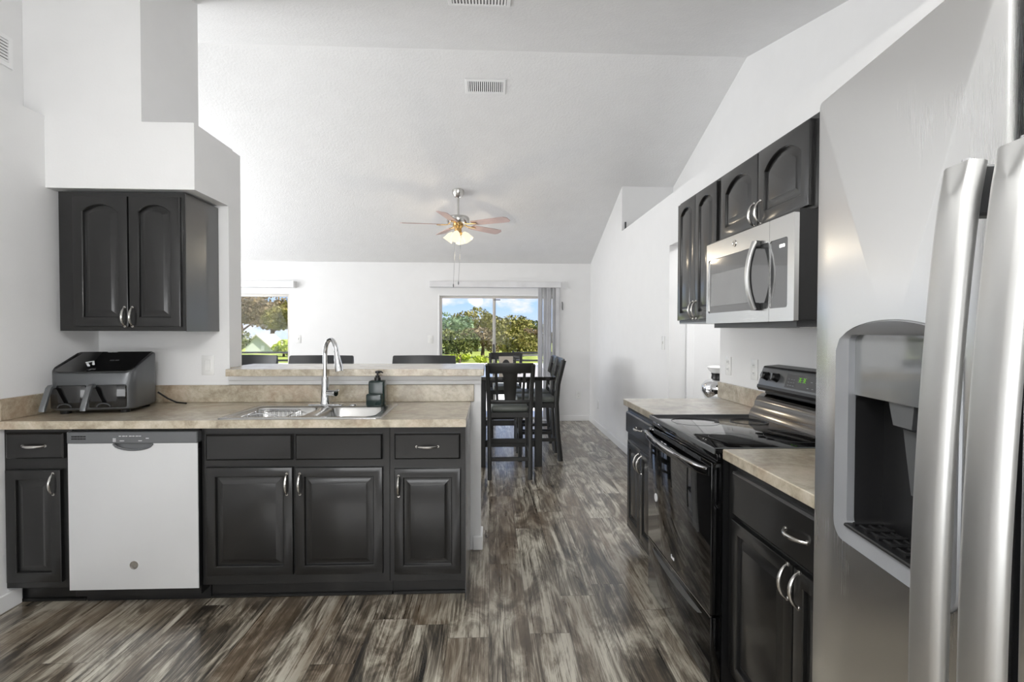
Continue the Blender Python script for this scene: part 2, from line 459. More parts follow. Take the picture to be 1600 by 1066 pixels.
# ------------------------------------------------------------------ outside
struct('patio', MB().box(-11, 8, 7.80, 22, -.16, -.03), 'patio_concrete')
struct('lawn', MB().box(-60, 50, 22, 90, -.3, -.15), 'grass')
def railing(x0, x1, y, label):
    t = thing('railing', label, 'railing', ((x0+x1)/2, y, -.03)); off = t.location
    MB(off).box(x0, x1, y-.02, y+.02, .82, .86).build('rail', 'rail_black', t)
    MB(off).box(x0, x1, y-.02, y+.02, .64, .68).build('rail', 'rail_black', t)
    n = max(2, int((x1-x0)/1.6)+1)
    for i in range(n):
        x = x0 + (x1-x0)*i/(n-1)
        MB(off).box(x-.025, x+.025, y-.02, y+.02, -.03, .88).build('post', 'rail_black', t)
railing(-8, -4.45, 12.0, 'black two-rail metal railing outside the left window')
railing(.55, 4.4, 12.0, 'black two-rail metal railing outside the right half of the sliding door')
def leaves(mb, cx, cy, cz, rx, ry, rz, n, size, lumps=9):
    L = []
    for k in range(lumps):
        th = random.uniform(0, 2*PI); ph = random.uniform(-.5, 1)
        L.append((cx + rx*.6*math.cos(th), cy + ry*.6*math.sin(th), cz + rz*.55*ph, random.uniform(.35, .6)))
    for i in range(n):
        l = random.choice(L)
        v = Vector((random.gauss(0, 1), random.gauss(0, 1), random.gauss(0, 1))).normalized()*random.uniform(.5, 1)**.5
        p = Vector((l[0]+v.x*rx*l[3], l[1]+v.y*ry*l[3], l[2]+v.z*rz*l[3]))
        if p.z < -.1: continue
        s = size*random.uniform(.6, 1.4)
        q = Matrix.Rotation(random.uniform(0, 2*PI), 3, Vector((random.uniform(-1, 1), random.uniform(-1, 1), random.uniform(-1, 1))).normalized())
        vv = [mb.bm.verts.new(p + q @ Vector(c)*s) for c in ((-.5, -.2, 0), (0, -.45, .08), (.5, -.1, 0), (.1, .45, -.08))]
        mb.bm.faces.new(vv)
def tree(name, label, x, y, h, r, m, n=2600, size=.16, low=.25, group=None):
    t = thing(name, label, 'tree' if 'tree' in name else 'shrub', (x, y, -.15))
    off = t.location
    f = MB(off); leaves(f, x, y, h*(1+low)/2-.1, r, r, h*(1-low)/1.75, n, size); f.build('foliage', m, t, smooth=0, weld=False)
    b = MB(off); b.tube([(x, y, -.15), (x+.05*r, y, h*.35), (x-.05*r, y, h*.6)], [.07*r+.03, .05*r+.02, .02*r+.01], 8)
    for k in range(4):
        a = k*PI/2+.4
        b.tube([(x, y, h*(.25+.06*k)), (x+.5*r*math.cos(a), y+.5*r*math.sin(a), h*(.5+.07*k))], [.03*r+.01, .01*r+.008], 6)
    b.build('trunk', 'bark', t)
def far_tree(name, label, u, vtop, y, r, m, **kw):   # u: sideways slope from the camera, vtop: upward slope of the top
    tree(name, label, u*y, y, CAM_H+vtop*y, r, m, **kw)
far_tree('shrub', 'small yellow-green shrub at the foot of the left door pane', -.058, -.040, 23.0, .5, 'leaf_lime', n=900, low=0, size=.07)
far_tree('shrub', 'small lime shrub beside the mullion at the foot of the trees', -.008, -.044, 23.4, .5, 'leaf_lime', n=900, low=0, size=.07)
far_tree('shrub', 'dark olive shrub low behind the left sliding door pane', -.062, .006, 25.4, 1.1, 'leaf_dark', low=0, size=.11)
far_tree('shrub', 'brown-olive shrub low beside the sliding door mullion', -.014, .010, 29.2, 1.2, 'leaf_brown', low=0, size=.12)
far_tree('shrub', 'green-brown shrub filling the right sliding door pane', .054, .004, 26.5, 1.2, 'leaf_olive', low=0, size=.13)
far_tree('tree', 'blue-green bushy tree behind the left edge of the sliding door', -.082, .036, 33, 1.7, 'leaf_teal')
far_tree('tree', 'tallest yellow-olive tree left of the sliding door mullion', -.026, .046, 38, 2.0, 'leaf_olive', size=.18)
far_tree('tree', 'olive tree just right of the sliding door mullion', .030, .030, 42, 2.2, 'leaf_olive', size=.2)
far_tree('tree', 'dark green tree toward the right edge of the sliding door', .066, .022, 48.5, 2.4, 'leaf_dark', size=.22)
far_tree('tree', 'low brownish tree at the far right edge of the sliding door glass', .100, .006, 33, 1.3, 'leaf_brown')
far_tree('shrub', 'dark green shrub low at the left of the left window', -.497, .004, 26, 1.0, 'leaf_dark', n=2400, low=0, size=.13)
far_tree('shrub', 'yellow-green shrub under the oaks in the left window', -.392, -.014, 30, .6, 'leaf_lime', n=900, low=0)
far_tree('tree', 'tall brown oak at the left side of the left window', -.474, .076, 44, 2.9, 'leaf_brown', n=3000, size=.24)
far_tree('tree', 'broad brown-green oak at the right side of the left window', -.415, .062, 52, 3.6, 'leaf_brown', n=4200, size=.27)
far_tree('tree', 'oak half hidden by the right jamb of the left window', -.372, .056, 41, 2.0, 'leaf_olive', n=2600, size=.22)
t = thing('house', 'small pale green gabled house seen among trees in the left window', 'house', (-15.0, 35, -.15)); off = t.location
MB(off).prism([(-15.75, -.15), (-14.25, -.15), (-14.25, .33), (-15.0, 1.02), (-15.75, .33)], 'y', 34.0, 36.5).build('house_wall', 'house_wall', t)
for sx in (-1, 1):
    MB(off).hull([(-15.0+a_, y_, z_) for y_ in (33.8, 36.7) for a_, z_ in ((0, 1.03), (0, 1.12), (sx*.92, .20), (sx*.92, .29))]).build('roof', 'house_roof', t)
MB(off).box(-14.75, -14.55, 33.97, 34.0, .05, .35).build('house_window', 'white_gloss', t)

# ------------------------------------------------------------------ cabinet parts
def pull(parent, p0, p1, out, bow=.026, r=.0052, m='nickel', name='handle'):
    """bow pull from p0 to p1 standing off along 'out'"""
    p0, p1, out = Vector(p0), Vector(p1), Vector(out); n = 14; path = []; rs = []
    for i in range(n+1):
        t = i/n; k = math.sin(PI*t)**.6
        path.append(p0.lerp(p1, t) + out*(bow*k)); rs.append(r*(.75+.55*math.sin(PI*t)))
    mb = MB(); mb.tube(path, rs, 10)
    for q in (p0, p1): mb.lathe([(0, .003), (.006, .003), (.0075, 0), (.0075, -.002), (0, -.002)], q, 12, out)
    return mb.build(name, m, parent)
def door_mesh(w, h, arch=0, s=.043, th=.02):
    """raised-panel door, x 0..w, z 0..h, front at y=0"""
    mb = MB()
    R4 = lambda i, y: [(i, y, i), (w-i, y, i), (w-i, y, h-i), (i, y, h-i)]
    mb.loft([R4(0, th), R4(0, .005), R4(.0015, .0015), R4(.005, 0)], True, False)
    def loop(d, y):
        c = w/2-s
        P = [(s+d, y, s+d), (w-s-d, y, s+d)]
        if arch:
            R = (c*c+arch*arch)/(2*arch); z0 = h-s*.85-R; ph = math.asin((c-d)/(R-d)); n = 18
            P += [(w/2+(R-d)*math.sin(ph-2*ph*k/n), y, z0+(R-d)*math.cos(ph-2*ph*k/n)) for k in range(n+1)]
        else: P += [(w-s-d, y, h-s-d), (s+d, y, h-s-d)]
        return P
    mb.holed(R4(.005, 0), [loop(0, 0)])
    dd = min(.036, (w/2-s)*.5)
    mb.loft([loop(0, 0), loop(.003, .003), loop(.005, .0135), loop(.009, .0135), loop(dd, .0015), loop(dd+.0015, .001)], False, True)
    return mb
def drawer_mesh(w, h, th=.02):
    mb = MB(); R4 = lambda i, y: [(i, y, i), (w-i, y, i), (w-i, y, h-i), (i, y, h-i)]
    mb.loft([R4(0, th), R4(0, .006), R4(.003, .003), R4(.007, 0)]); return mb
def place(o, x, y, z): o.location = (x, y, z); return o
def add_door(root, x, z, w, h, hx=None, hz=None, arch=0, hl=.10, m='cabinet_black', s=.043):
    d = place(door_mesh(w, h, arch, s).build('door', m, root, smooth=25), x, -.02, z)
    if hx is not None: pull(d, (hx-x, 0, hz-z-hl/2), (hx-x, 0, hz-z+hl/2), (0, -1, 0))
    return d
def add_drawer(root, x, z, w, h, handle=True):
    d = place(drawer_mesh(w, h).build('drawer', 'cabinet_black', root, smooth=25), x, -.02, z)
    if handle: pull(d, (w/2-.052, 0, h/2), (w/2+.052, 0, h/2), (0, -1, 0))
    return d
def base_body(root, w, d, name='body', toe=.083, z0=.105, m='cabinet_black', lip=0, trim=True, hollow=False):
    mb = MB(); mb.box(lip, w, toe, d, 0, z0+.001)
    if not hollow: mb.box(0, w, 0, d, z0, .876, .001)
    else:
        mb.box(0, w, 0, .018, z0, .876, .001); mb.box(0, w, d-.01, d, z0, .876); mb.box(0, .015, .018, d-.01, z0, .876); mb.box(w-.015, w, .018, d-.01, z0, .876); mb.box(.015, w-.015, .018, d-.01, z0, z0+.018)
    if trim: mb.box(lip, w, toe-.012, toe+.001, 0, .016, .004)
    return mb.build(name, m, root, smooth=0)

YF = 2.55
t = thing('base_cabinet', 'narrow black base cabinet left of the dishwasher with one drawer and door', 'cabinet', (-2.309, YF, 0))
base_body(t, .313, .60, lip=0); add_drawer(t, .021, .733, .263, .122); add_door(t, .015, .139, .255, .540, .238, .612, s=.045)
t = thing('base_cabinet', 'wide black sink base cabinet with two doors and two false drawer fronts', 'cabinet', (-1.392, YF, 0))
base_body(t, .902, .60, hollow=True)
add_drawer(t, .028, .717, .409, .125, False); add_drawer(t, .452, .716, .417, .125, False)
add_door(t, .028, .155, .410, .527, .412, .60); add_door(t, .450, .153, .421, .526, .474, .60)
t = thing('base_cabinet', 'black base cabinet at the open end of the sink counter', 'cabinet', (-.489, YF, 0))
base_body(t, .370, .60)
MB().box(.370, .374, .002, .60, 0, .876).build('end_panel', 'cabinet_side_sheen', t)
add_drawer(t, .025, .715, .321, .126); add_door(t, .024, .145, .325, .524, .046, .585)

# dishwasher
t = thing('dishwasher', 'stainless dishwasher with grey control strip under the sink counter', 'dishwasher', (-1.9935, 2.519, 0))
MB().box(.004, .594, .0302, .60, .06, .868).box(.002, .598, .0065, .03, .107, .775).build('tub', 'black_plastic', t)
mb = MB()
prof = []
outer = [(0, 0, .105), (.599, 0, .105), (.599, 0, .806), (0, 0, .806)]
pk = [(.208 + .186*k/14, -0.0, .806 - .030*math.sin(PI*k/14)**.5) for k in range(15)]
poly = [(0, .105), (.599, .105), (.599, .806)] + [(x, z) for x, y, z in pk[::-1]] + [(0, .806)]
A = [mb.bm.verts.new((x, 0, z)) for x, z in poly]; B = [mb.bm.verts.new((x, .006, z)) for x, z in poly]
mb.bm.faces.new(A); mb.bm.faces.new(B[::-1])
for i in range(len(poly)): mb.bm.faces.new((A[i], B[i], B[(i+1) % len(poly)], A[(i+1) % len(poly)]))
mb.build('door', 'dishwasher_steel', t)
hb = MB(); hb.tube([(x, -.002, z-.003) for x, y, z in pk], .0035, 8); hb.box(.21, .39, .012, .03, .775, .806); hb.build('pocket_handle', 'panel_grey', t)
p = MB().box(-.002, .600, -.004, .036, .806, .862, .003).build('control_panel', 'panel_grey', t)
mb = MB()
for r in range(2):
    for k in range(5): mb.box(.020+k*.0135, .0315+k*.0135, -.0052, -.003, .826+r*.011, .832+r*.011)
mb.build('vent_slots', 'black_plastic', p)
def mark(x0, x1, z0, z1): MB().box(x0, x1, -.0052, -.003, z0, z1).build('button_label', 'marking_white', p, smooth=0)
for k, wd in enumerate((.010, .012, .008, .012, .010, .013, .009)): mark(.238+k*.0155, .238+k*.0155+wd, .840, .8425)
for k in range(3): mark(.21, .224, .828-.006*k, .8305-.006*k)
mark(.242, .262, .818, .820); mark(.328, .344, .818, .820); mark(.362, .376, .829, .832)
def badge(parent, c, r, axis='y', m='marking_grey', name='badge'):
    mb = MB(); c = Vector(c); ax = Vector((0, -1, 0))
    mb.lathe([(0, .002), (r*.82, .002), (r*.86, .003), (r, .003), (r, 0), (0, 0)], c, 28, ax)
    def curl(cx, cz, s, a0, a1): return [(c.x+cx*r+s*r*math.cos(a0+(a1-a0)*i/12), c.y-.003, c.z+cz*r+s*r*math.sin(a0+(a1-a0)*i/12)) for i in range(13)]
    for cx, cz, s, a0, a1 in ((-.26, .02, .27, .6, 2*PI-.2), (-.26, -.30, .17, .3, PI+1.2), (.24, .20, .2, .2, PI+1.3), (.24, -.16, .22, PI*.5, 2*PI-.3)):
        mb.tube(curl(cx, cz, s, a0, a1), r*.055, 6)
    return mb.build(name, m, parent)
badge(t, (.299, 0, .222), .0195, m='nickel')
MB().box(.0, .60, .105, .14, .0, .105).build('kick_plate', 'black_plastic', t)

# ------------------------------------------------------------------ sink counter
CT = 'laminate'
t = thing('countertop', 'beige stone-look laminate sink counter with backsplash and air fryer on it', 'countertop', (-1.2, 2.83, .877)); off = t.location
mb = MB(off)
hx0, hx1, hy0, hy1 = -1.295, -.545, 2.55, 3.03
x0, x1, y0, y1 = -2.309, -.114, 2.508, YW
O = [(x0, y0), (x1, y0), (x1, y1), (x0, y1)]; Hh = [(hx0, hy0), (hx1, hy0), (hx1, hy1), (hx0, hy1)]
for z in (.877, .915): mb.holed([(x, y, z) for x, y in O], [[(x, y, z) for x, y in Hh]])
for L in (O, Hh):
    for i in range(4):
        (ax_, ay_), (bx_, by_) = L[i], L[(i+1) % 4]
        mb.bm.faces.new([mb.bm.verts.new(p) for p in ((ax_, ay_, .877), (bx_, by_, .877), (bx_, by_, .915), (ax_, ay_, .915))])
mb.build('slab', CT, t, smooth=0)
MB(off).box(-2.309, -.094, YW-.019, YW, .9155, 1.018, .002).build('backsplash', CT, t)
MB(off).box(-2.309, -2.291, 2.512, YW-.02, .9155, 1.018, .002).build('side_splash', CT, t)

t = thing('breakfast_bar', 'raised laminate breakfast bar ledge on the half wall behind the sink', 'countertop', (-.77, 3.25, 1.082)); off = t.location
MB(off).prism([(-1.503, 3.0), (-.033, 3.0), (-.033, 3.5), (-1.57, 3.5), (-1.57, 3.31), (-1.548, 3.31), (-1.548, 3.148), (-1.503, 3.148)], 'z', 1.082, 1.123, .003).build('slab', CT, t, smooth=20)

# sink
t = thing('kitchen_sink', 'double-bowl stainless sink set into the laminate counter', 'sink', (-.92, 2.79, .92)); off = t.location
mb = MB(off)
outer = rrect(-1.318, -.528, 2.532, 3.048, .03)
b1 = rrect(-1.262, -.925, 2.572, 2.885, .05); b2 = rrect(-.862, -.572, 2.572, 2.885, .05)
Z = lambda L, z: [(x, y, z) for x, y in L]
def shrink(L, d):
    cx = sum(p[0] for p in L)/len(L); cy = sum(p[1] for p in L)/len(L)
    hx = max(abs(p[0]-cx) for p in L); hy = max(abs(p[1]-cy) for p in L)
    return [(cx+(x-cx)*(hx-d)/hx, cy+(y-cy)*(hy-d)/hy) for x, y in L]
mb.holed(Z(shrink(outer, .006), .921), [Z(b1, .921), Z(b2, .921)])
mb.loft([Z(outer, .9155), Z(shrink(outer, .001), .9185), Z(shrink(outer, .006), .921)], False, False)
for b in (b1, b2):
    mb.loft([Z(b, .921), Z(shrink(b, .004), .917), Z(shrink(b, .010), .80), Z(shrink(b, .018), .765), Z(shrink(b, .045), .755)], False, True)
mb.build('basin', 'steel_sink', t, smooth=50)
for cx in (-1.093, -.717): MB(off).lathe([(0, 0), (.03, 0), (.042, .003), (.045, 0)], (cx, 2.73, .756), 20).build('drain', 'chrome', t)
MB(off).box(-1.025, -.835, 2.948, 3.008, .9205, .9285, .004).build('deck_plate', 'chrome', t)
MB(off).lathe([(0, .008), (.016, .007), (.021, .003), (.022, 0), (0, 0)], (-.775, 2.96, .921), 20).build('hole_cover', 'chrome', t)
# wire basket in the left bowl
t = thing('wire_basket', 'chrome wire rinsing basket in the left sink bowl', 'basket', (-1.10, 2.73, .76)); off = t.location
mb = MB(off)
for z, g_ in ((.912, .0), (.85, .012), (.79, .02)):
    L = rrect(-1.245+g_, -1.02-g_, 2.59+g_, 2.865-g_, .045); mb.tube([(x, y, z) for x, y in L+L[:1]], .003, 6)
mb.build('rim', 'chrome', t)
mb = MB(off)
for k in range(9):
    x = -1.225+k*.023
    mb.tube([(x, 2.592, .91), (x, 2.612, .775), (x, 2.73, .762), (x, 2.843, .775), (x, 2.863, .91)], .0018, 5)
for k in range(7):
    y = 2.63+k*.033
    mb.tube([(-1.243, y, .91), (-1.222, y, .775), (-1.04, y, .775), (-1.022, y, .91)], .0018, 5)
mb.build('wires', 'chrome', t)
mb = MB(off); mb.tube([(-1.245, 2.60, .905), (-1.20, 2.598, .925), (-1.13, 2.597, .935), (-1.06, 2.598, .925), (-1.02, 2.60, .905)], .003, 6); mb.build('handle', 'chrome', t)

# faucet
t = thing('faucet', 'tall chrome pull-down gooseneck faucet behind the sink', 'faucet', (-.935, 2.975, .9285)); off = t.location
MB(off).lathe([(0, 0), (.029, 0), (.029, .008), (.025, .014), (.0235, .06), (.019, .14), (.0155, .155), (0, .155)], (-.935, 2.975, .9285), 24).build('base', 'chrome', t)
P = [(-.935, 2.975, 1.06), (-.935, 2.975, 1.21)]
for k in range(1, 13):
    a = PI*k/12*.94
    r = .052; u = r*(1-math.cos(a))
    P.append((-.935+u*.80, 2.975-u*.62, 1.21+.085*math.sin(a)))
MB(off).tube(P, .0125, 16).build('neck', 'chrome', t)
e = Vector(P[-1]); d_ = (Vector(P[-1])-Vector(P[-2])).normalized(); d_ = (d_+Vector((.16, -.10, -.75))).normalized()
MB(off).tube([e - d_*.004, e+d_*.03, e+d_*.085, e+d_*.11], [.0135, .0165, .0225, .0215], 18).build('spray_head', 'chrome', t)
mb = MB(off); mb.cyl((-.925, 2.968, .992), (-.872, 2.940, .992), .0155, .0155, 18); mb.cyl((-.873, 2.9405, .992), (-.862, 2.9345, .992), .018, .017, 18)
mb.tube([(-.868, 2.937, 1.0), (-.855, 2.925, 1.01), (-.842, 2.915, 1.012)], [.006, .006, .005], 8); mb.build('lever', 'chrome', t)

# soap dispenser
t = thing('soap_dispenser', 'dark green square glass soap bottle with black pump beside the faucet', 'soap dispenser', (-.638, 2.965, .921)); off = t.location
mb = MB(off); mb.box(-.683, -.593, 2.930, 3.005, .921, 1.062, .012, 3); mb.box(-.688, -.600, 2.895, 2.94, .921, .992, .010, 3); mb.build('bottle', 'green_glass', t)
MB(off).lathe([(0, 0), (.018, 0), (.018, .018), (.012, .02), (.012, .03), (0, .03)], (-.638, 2.968, 1.060), 18).build('collar', 'black_plastic', t)
mb = MB(off); mb.cyl((-.638, 2.968, 1.088), (-.638, 2.968, 1.104), .005); mb.lathe([(0, .014), (.013, .012), (.014, 0), (0, 0)], (-.638, 2.968, 1.103), 16); mb.tube([(-.638, 2.968, 1.111), (-.615, 2.955, 1.112), (-.604, 2.949, 1.106)], [.006, .005, .004], 8)
mb.build('pump', 'black_plastic', t)

# ------------------------------------------------------------------ air fryer
t = thing('air_fryer', 'dark grey two-drawer air fryer in the counter corner', 'air fryer', (-2.07, 2.86, .915)); off = t.location.copy(); t.rotation_euler = (0, 0, .16); t.location.x += .008
X0, X1, Y0, Y1 = -2.255, -1.875, 2.715, 3.005
def fry(y0, y1, pts):  # side profile (y,z) extruded in x with rounded vertical corners
    pass
def fl(i, y0, y1, zf, zb, r=.05):
    L = rrect(X0+i, X1-i, y0+i, y1-i, max(.01, r-i), 5)
    return [(x, y, zf+(zb-zf)*min(1, max(0, (y-y0)/(.15)))) for x, y in L]
def level(i, z, r=.05): return [(x, y, z) for x, y in rrect(X0+i, X1-i, Y0+i, Y1-i, r, 5)]
MB(off).loft([level(.012, .932), level(.002, .94), level(0, .95), level(0, 1.07)]).build('lower_body', 'charcoal_metal', t, smooth=40)
MB(off).loft([level(0, 1.07), fl(0, Y0, Y1, 1.115, 1.212), fl(.004, Y0, Y1, 1.12, 1.219)], True, True).build('upper_body', 'charcoal_metal', t, smooth=40)
MB(off).loft([fl(.012, Y0, Y1, 1.1185, 1.2195, .045), fl(.014, Y0, Y1, 1.123, 1.2235, .045)], True, True).build('lid_panel', 'black_gloss', t, smooth=30)
for cx, w_ in ((-2.162, .158), (-1.988, .168)):
    d = MB(off).box(cx-w_/2, cx+w_/2, Y0-.008, Y0+.03, .946, 1.064, .008, 2).build('drawer', 'black_gloss', t)
    hx = cx-.062
    mb = MB(off); mb.sweep([(hx, Y0+.004, 1.060), (hx, Y0-.030, 1.060), (hx, Y0-.042, 1.052), (hx, Y0-.092, .955), (hx, Y0-.092, .945)], .0125, .009, (1, 0, 0), .4)
    mb.build('handle', 'panel_grey', d)
    MB(off).tube([(cx-.015+.03*math.cos(a), Y0-.010, .952+.018*math.sin(a)) for a in [PI*k/8 for k in range(9)]], .0035, 6).build('drawer_trim', 'dark_grey', d)
for fx, fy in ((-2.2, 2.76), (-1.93, 2.76), (-2.2, 2.97), (-1.93, 2.97)):
    MB(off).lathe([(0, 0), (.022, 0), (.026, .02), (0, .02)], (fx, fy, .9155), 14).build('foot', 'black_plastic', t)
mb = MB(off)
zt = lambda y: 1.123+(.1005)*min(1, max(0, (y-Y0)/.15))+.001
for k, (a, b) in enumerate(((0, .012), (.0135, .022), (.027, .036), (.0375, .045))): mb.box(-2.08+a, -2.08+b, 2.905, 2.912, zt(2.9)-.001, zt(2.9)+.0006)
mb.build('lettering', 'marking_white', t)
mb = MB(off); mb.tube([(-2.125, 2.79, zt(2.79)), (-2.095, 2.80, zt(2.80)), (-2.082, 2.775, zt(2.775))], .006, 6, flat=.4); mb.tube([(-2.115, 2.785, zt(2.785)), (-2.098, 2.765, zt(2.765))], .006, 6, flat=.4)
mb.build('touch_icon', 'marking_white', t)
tag(MB().tube([(-1.90, 3.035, .99), (-1.86, 3.06, .95), (-1.82, 3.075, .925), (-1.75, 3.05, .922)], .005, 8).build('power_cord', 'black_plastic'), 'black power cord lying behind the air fryer', 'cord')

# ------------------------------------------------------------------ upper cabinet over the air fryer
t = thing('upper_cabinet', 'black two-door wall cabinet with arched panels above the air fryer', 'cabinet', (-2.262, 2.82, 0))
MB().box(0, .646, 0, YW-2.82-.03, 1.340, 2.072, .001).build('body', 'cabinet_black', t, smooth=0)
MB().box(.6465, .650, .002, YW-2.82-.002, 1.338, 2.070).build('end_panel', 'cabinet_side_sheen', t, smooth=0)
add_door(t, .083, 1.363, .279, .683, .345, 1.415, .040, s=.048); add_door(t, .368, 1.363, .262, .683, .385, 1.415, .040, s=.048)

# ------------------------------------------------------------------ right run (local x runs toward the camera, local -y faces the room)
RR = -PI/2
def rloc(xw, yw): return (xw, yw, 0)
XF = .88
t = thing('base_cabinet', 'black base cabinet at the far end of the stove run', 'cabinet', rloc(XF, 3.232), RR)
base_body(t, .618, .60); add_drawer(t, .02, .715, .575, .128)
add_door(t, .062, .150, .265, .520, .300, .585, s=.045); add_door(t, .333, .150, .262, .520, .358, .585, s=.045)
t = thing('base_cabinet', 'black base cabinet between the stove and the refrigerator', 'cabinet', rloc(XF, 1.842), RR)
base_body(t, .86, .60); add_drawer(t, .055, .695, .775, .155)
add_door(t, .055, .120, .372, .560, .405, .625); add_door(t, .431, .120, .372, .560, .459, .625)

for nm, lab, ya, yb in (('countertop', 'laminate counter at the far end of the stove run by the doorway', 2.610, 3.247), ('countertop', 'laminate counter between the stove and the refrigerator', .985, 1.844)):
    t = thing(nm, lab, 'countertop', (1.18, (ya+yb)/2, .877)); off = t.location
    MB(off).box(.853, XW-.001, ya, yb, .877, .915, .003).build('slab', CT, t)
    MB(off).box(XW-.020, XW-.001, ya, yb+(.045 if ya > 2 else 0), .9155, 1.018, .002).build('backsplash', CT, t)

# range
t = thing('range', 'black glass-top electric range with stainless backguard', 'range', (.84, 2.606, 0), RR)
W_ = .758
MB().box(.002, W_-.002, .02, .645, .015, .895).build('body', 'black_plastic', t)
MB().box(.0, W_, -.012, .575, .8955, .9155, .004, 2).build('cooktop', 'black_gloss', t)
mb = MB(); mb.box(-.001, W_+.001, -.020, -.012, .8955, .9165, .002); mb.box(-.0015, .004, -.012, .57, .9145, .9175, .001); mb.box(W_-.004, W_+.0015, -.012, .57, .9145, .9175, .001); mb.build('cooktop_trim', 'panel_grey', t)
for cx, cy, r in ((.20, .14, .11), (.56, .14, .085), (.20, .40, .085), (.56, .40, .11)):
    MB().tube([(cx+r*math.cos(a), cy+r*math.sin(a), .9152) for a in [2*PI*k/36 for k in range(37)]], .0012, 4).build('burner_ring', 'dark_grey', t)
mb = MB(); mb.box(.004, W_-.004, -.004, .02, .862, .895, .006, 2); mb.build('front_rail', 'black_gloss', t)
d = MB().box(.004, W_-.004, -.024, .018, .292, .862, .006, 2).build('oven_door', 'black_gloss', t)
mb = MB()
for k in range(46):
    mb.box(.09+k*.0125, .0945+k*.0125, -.0262, -.022, .843, .860)
mb.build('vent_grille', 'dark_grey', d)
mb = MB(); n = 20; path = []
for k in range(n+1):
    u = k/n; path.append((.012+u*(W_-.024), -.030-.040*math.sin(PI*u)**.55, .828))
mb.sweep(path, .017, .011, (0, 0, 1), .7); mb.build('handle', 'black_gloss', d)
mb = MB(); mb.tube([(p[0], p[1]-.0105, p[2]+.011) for p in path], .0045, 8); mb.build('handle_trim', 'chrome', d)
MB().lathe([(0, .0012), (.019, .0012), (.020, 0), (0, 0)], (.125, -.024, .53), 24, (0, -1, 0)).build('sticker', 'marking_white', d)
mb = MB()
for k, (a, b, h_) in enumerate(((0, .006, .016), (.009, .016, .010), (.019, .026, .010), (.029, .036, .012))): mb.box(.345+a, .345+b, -.0252, -.0235, .330, .330+h_)
mb.build('lettering', 'marking_white', d)
MB().box(.004, W_-.004, -.0235, -.018, .286, .2915).build('door_trim', 'nickel', t)
d = MB().box(.004, W_-.004, -.022, .02, .030, .284, .006, 2).build('drawer', 'black_gloss', t)
pts = []
for k in range(17):
    u = k/16; pts.append((.08+u*(W_-.16), .262))
for k in range(16, -1, -1):
    u = k/16; pts.append((.08+u*(W_-.16), .262-.034*math.sin(PI*u)**.4))
MB().prism([(a, b) for i, (a, b) in enumerate(pts) if i not in (0, 16)], 'y', -.0245, -.018).build('drawer_pull', 'panel_grey', d)
for fx in (.05, W_-.05):
    for fy in (.05, .6): MB().cyl((fx, fy, 0), (fx, fy, .03), .018).build('foot', 'black_plastic', t)
# backguard: curved lower apron, then the control head tipped back
bg = MB().prism([(.50, .9155), (.512, .945), (.530, .965), (.532, .985), (.545, 1.01), (.572, 1.028), (.655, 1.03), (.655, .9155)], 'x', .0, W_).build('backguard', 'steel_dark', t, smooth=50)
MB().box(.004, W_-.004, .585, .65, 1.028, 1.05).build('neck', 'black_plastic', bg)
hd = MB().prism([(.552, 1.048), (.545, 1.062), (.572, 1.155), (.582, 1.166), (.655, 1.172), (.655, 1.046)], 'x', .0, W_, .003).build('control_head', 'panel_grey', t, smooth=40)
MB().prism([(.576, 1.1615), (.584, 1.1685), (.657, 1.1745), (.657, 1.170)], 'x', -.001, W_+.001).build('top_trim', 'black_plastic', hd)
MB().prism([(.5515, 1.046), (.5430, 1.0615), (.5460, 1.0745), (.556, 1.0745), (.60, 1.046)], 'x', -.001, W_+.001).build('bottom_trim', 'black_plastic', hd)
nx = Vector((0, -1, .29)).normalized()
def onhead(x, f, o=0):  # point on the sloped face, f 0..1 up
    return Vector((x, .545+.027*f, 1.062+.093*f)) + nx*o
for kx in (.065, .155):
    q = onhead(kx, .62)
    k = MB().lathe([(0, .030), (.014, .030), (.018, .026), (.020, .006), (.023, 0), (0, 0)], q, 20, nx).build('knob', 'black_plastic', hd)
    mb = MB(); a = onhead(kx, .62, .031); mb.tube([a+Vector((0, -.001, -.014)), a+Vector((0, .003, .014))], .004, 6); mb.build('grip', 'charcoal_metal', k)
for kx in (W_-.065, W_-.155):
    q = onhead(kx, .62)
    k = MB().lathe([(0, .030), (.014, .030), (.018, .026), (.020, .006), (.023, 0), (0, 0)], q, 20, nx).build('knob', 'black_plastic', hd)
    mb = MB(); a = onhead(kx, .62, .031); mb.tube([a+Vector((0, -.001, -.014)), a+Vector((0, .003, .014))], .004, 6); mb.build('grip', 'charcoal_metal', k)
def headquad(x0, x1, f0, f1, o0, o1, name, m, par):
    return MB().hull([onhead(x, f, o) for x in (x0, x1) for f in (f0, f1) for o in (o0, o1)]).build(name, m, par, smooth=0)
dp = headquad(.235, .523, .22, .90, -.002, .0015, 'display', 'dark_grey', hd)
mb = MB()
for i, x in enumerate((.335, .349, .368, .382)):
    for f in (.58, .68, .78):
        q = onhead(x, f, .002); mb.box(q.x-.0045, q.x+.0045, q.y-.001, q.y+.001, q.z-.0008, q.z+.0008)
    for f in (.63, .73):
        q = onhead(x+.0045*(1 if (i+int(f*100)) % 2 else -1), f, .002); mb.box(q.x-.0008, q.x+.0008, q.y-.001, q.y+.001, q.z-.004, q.z+.004)
mb.build('clock_digits', 'display_green', dp)
def dmark(x, f):
    q = onhead(x, f, .002); MB().box(q.x-.006, q.x+.006, q.y-.001, q.y+.001, q.z-.0012, q.z+.0012).build('button_label', 'marking_grey', dp, smooth=0)
for f in (.35, .5, .65):
    for k in range(3): dmark(.26+k*.02, f)
for k in range(6): dmark(.41+k*.017, .35+.3*(k % 2))

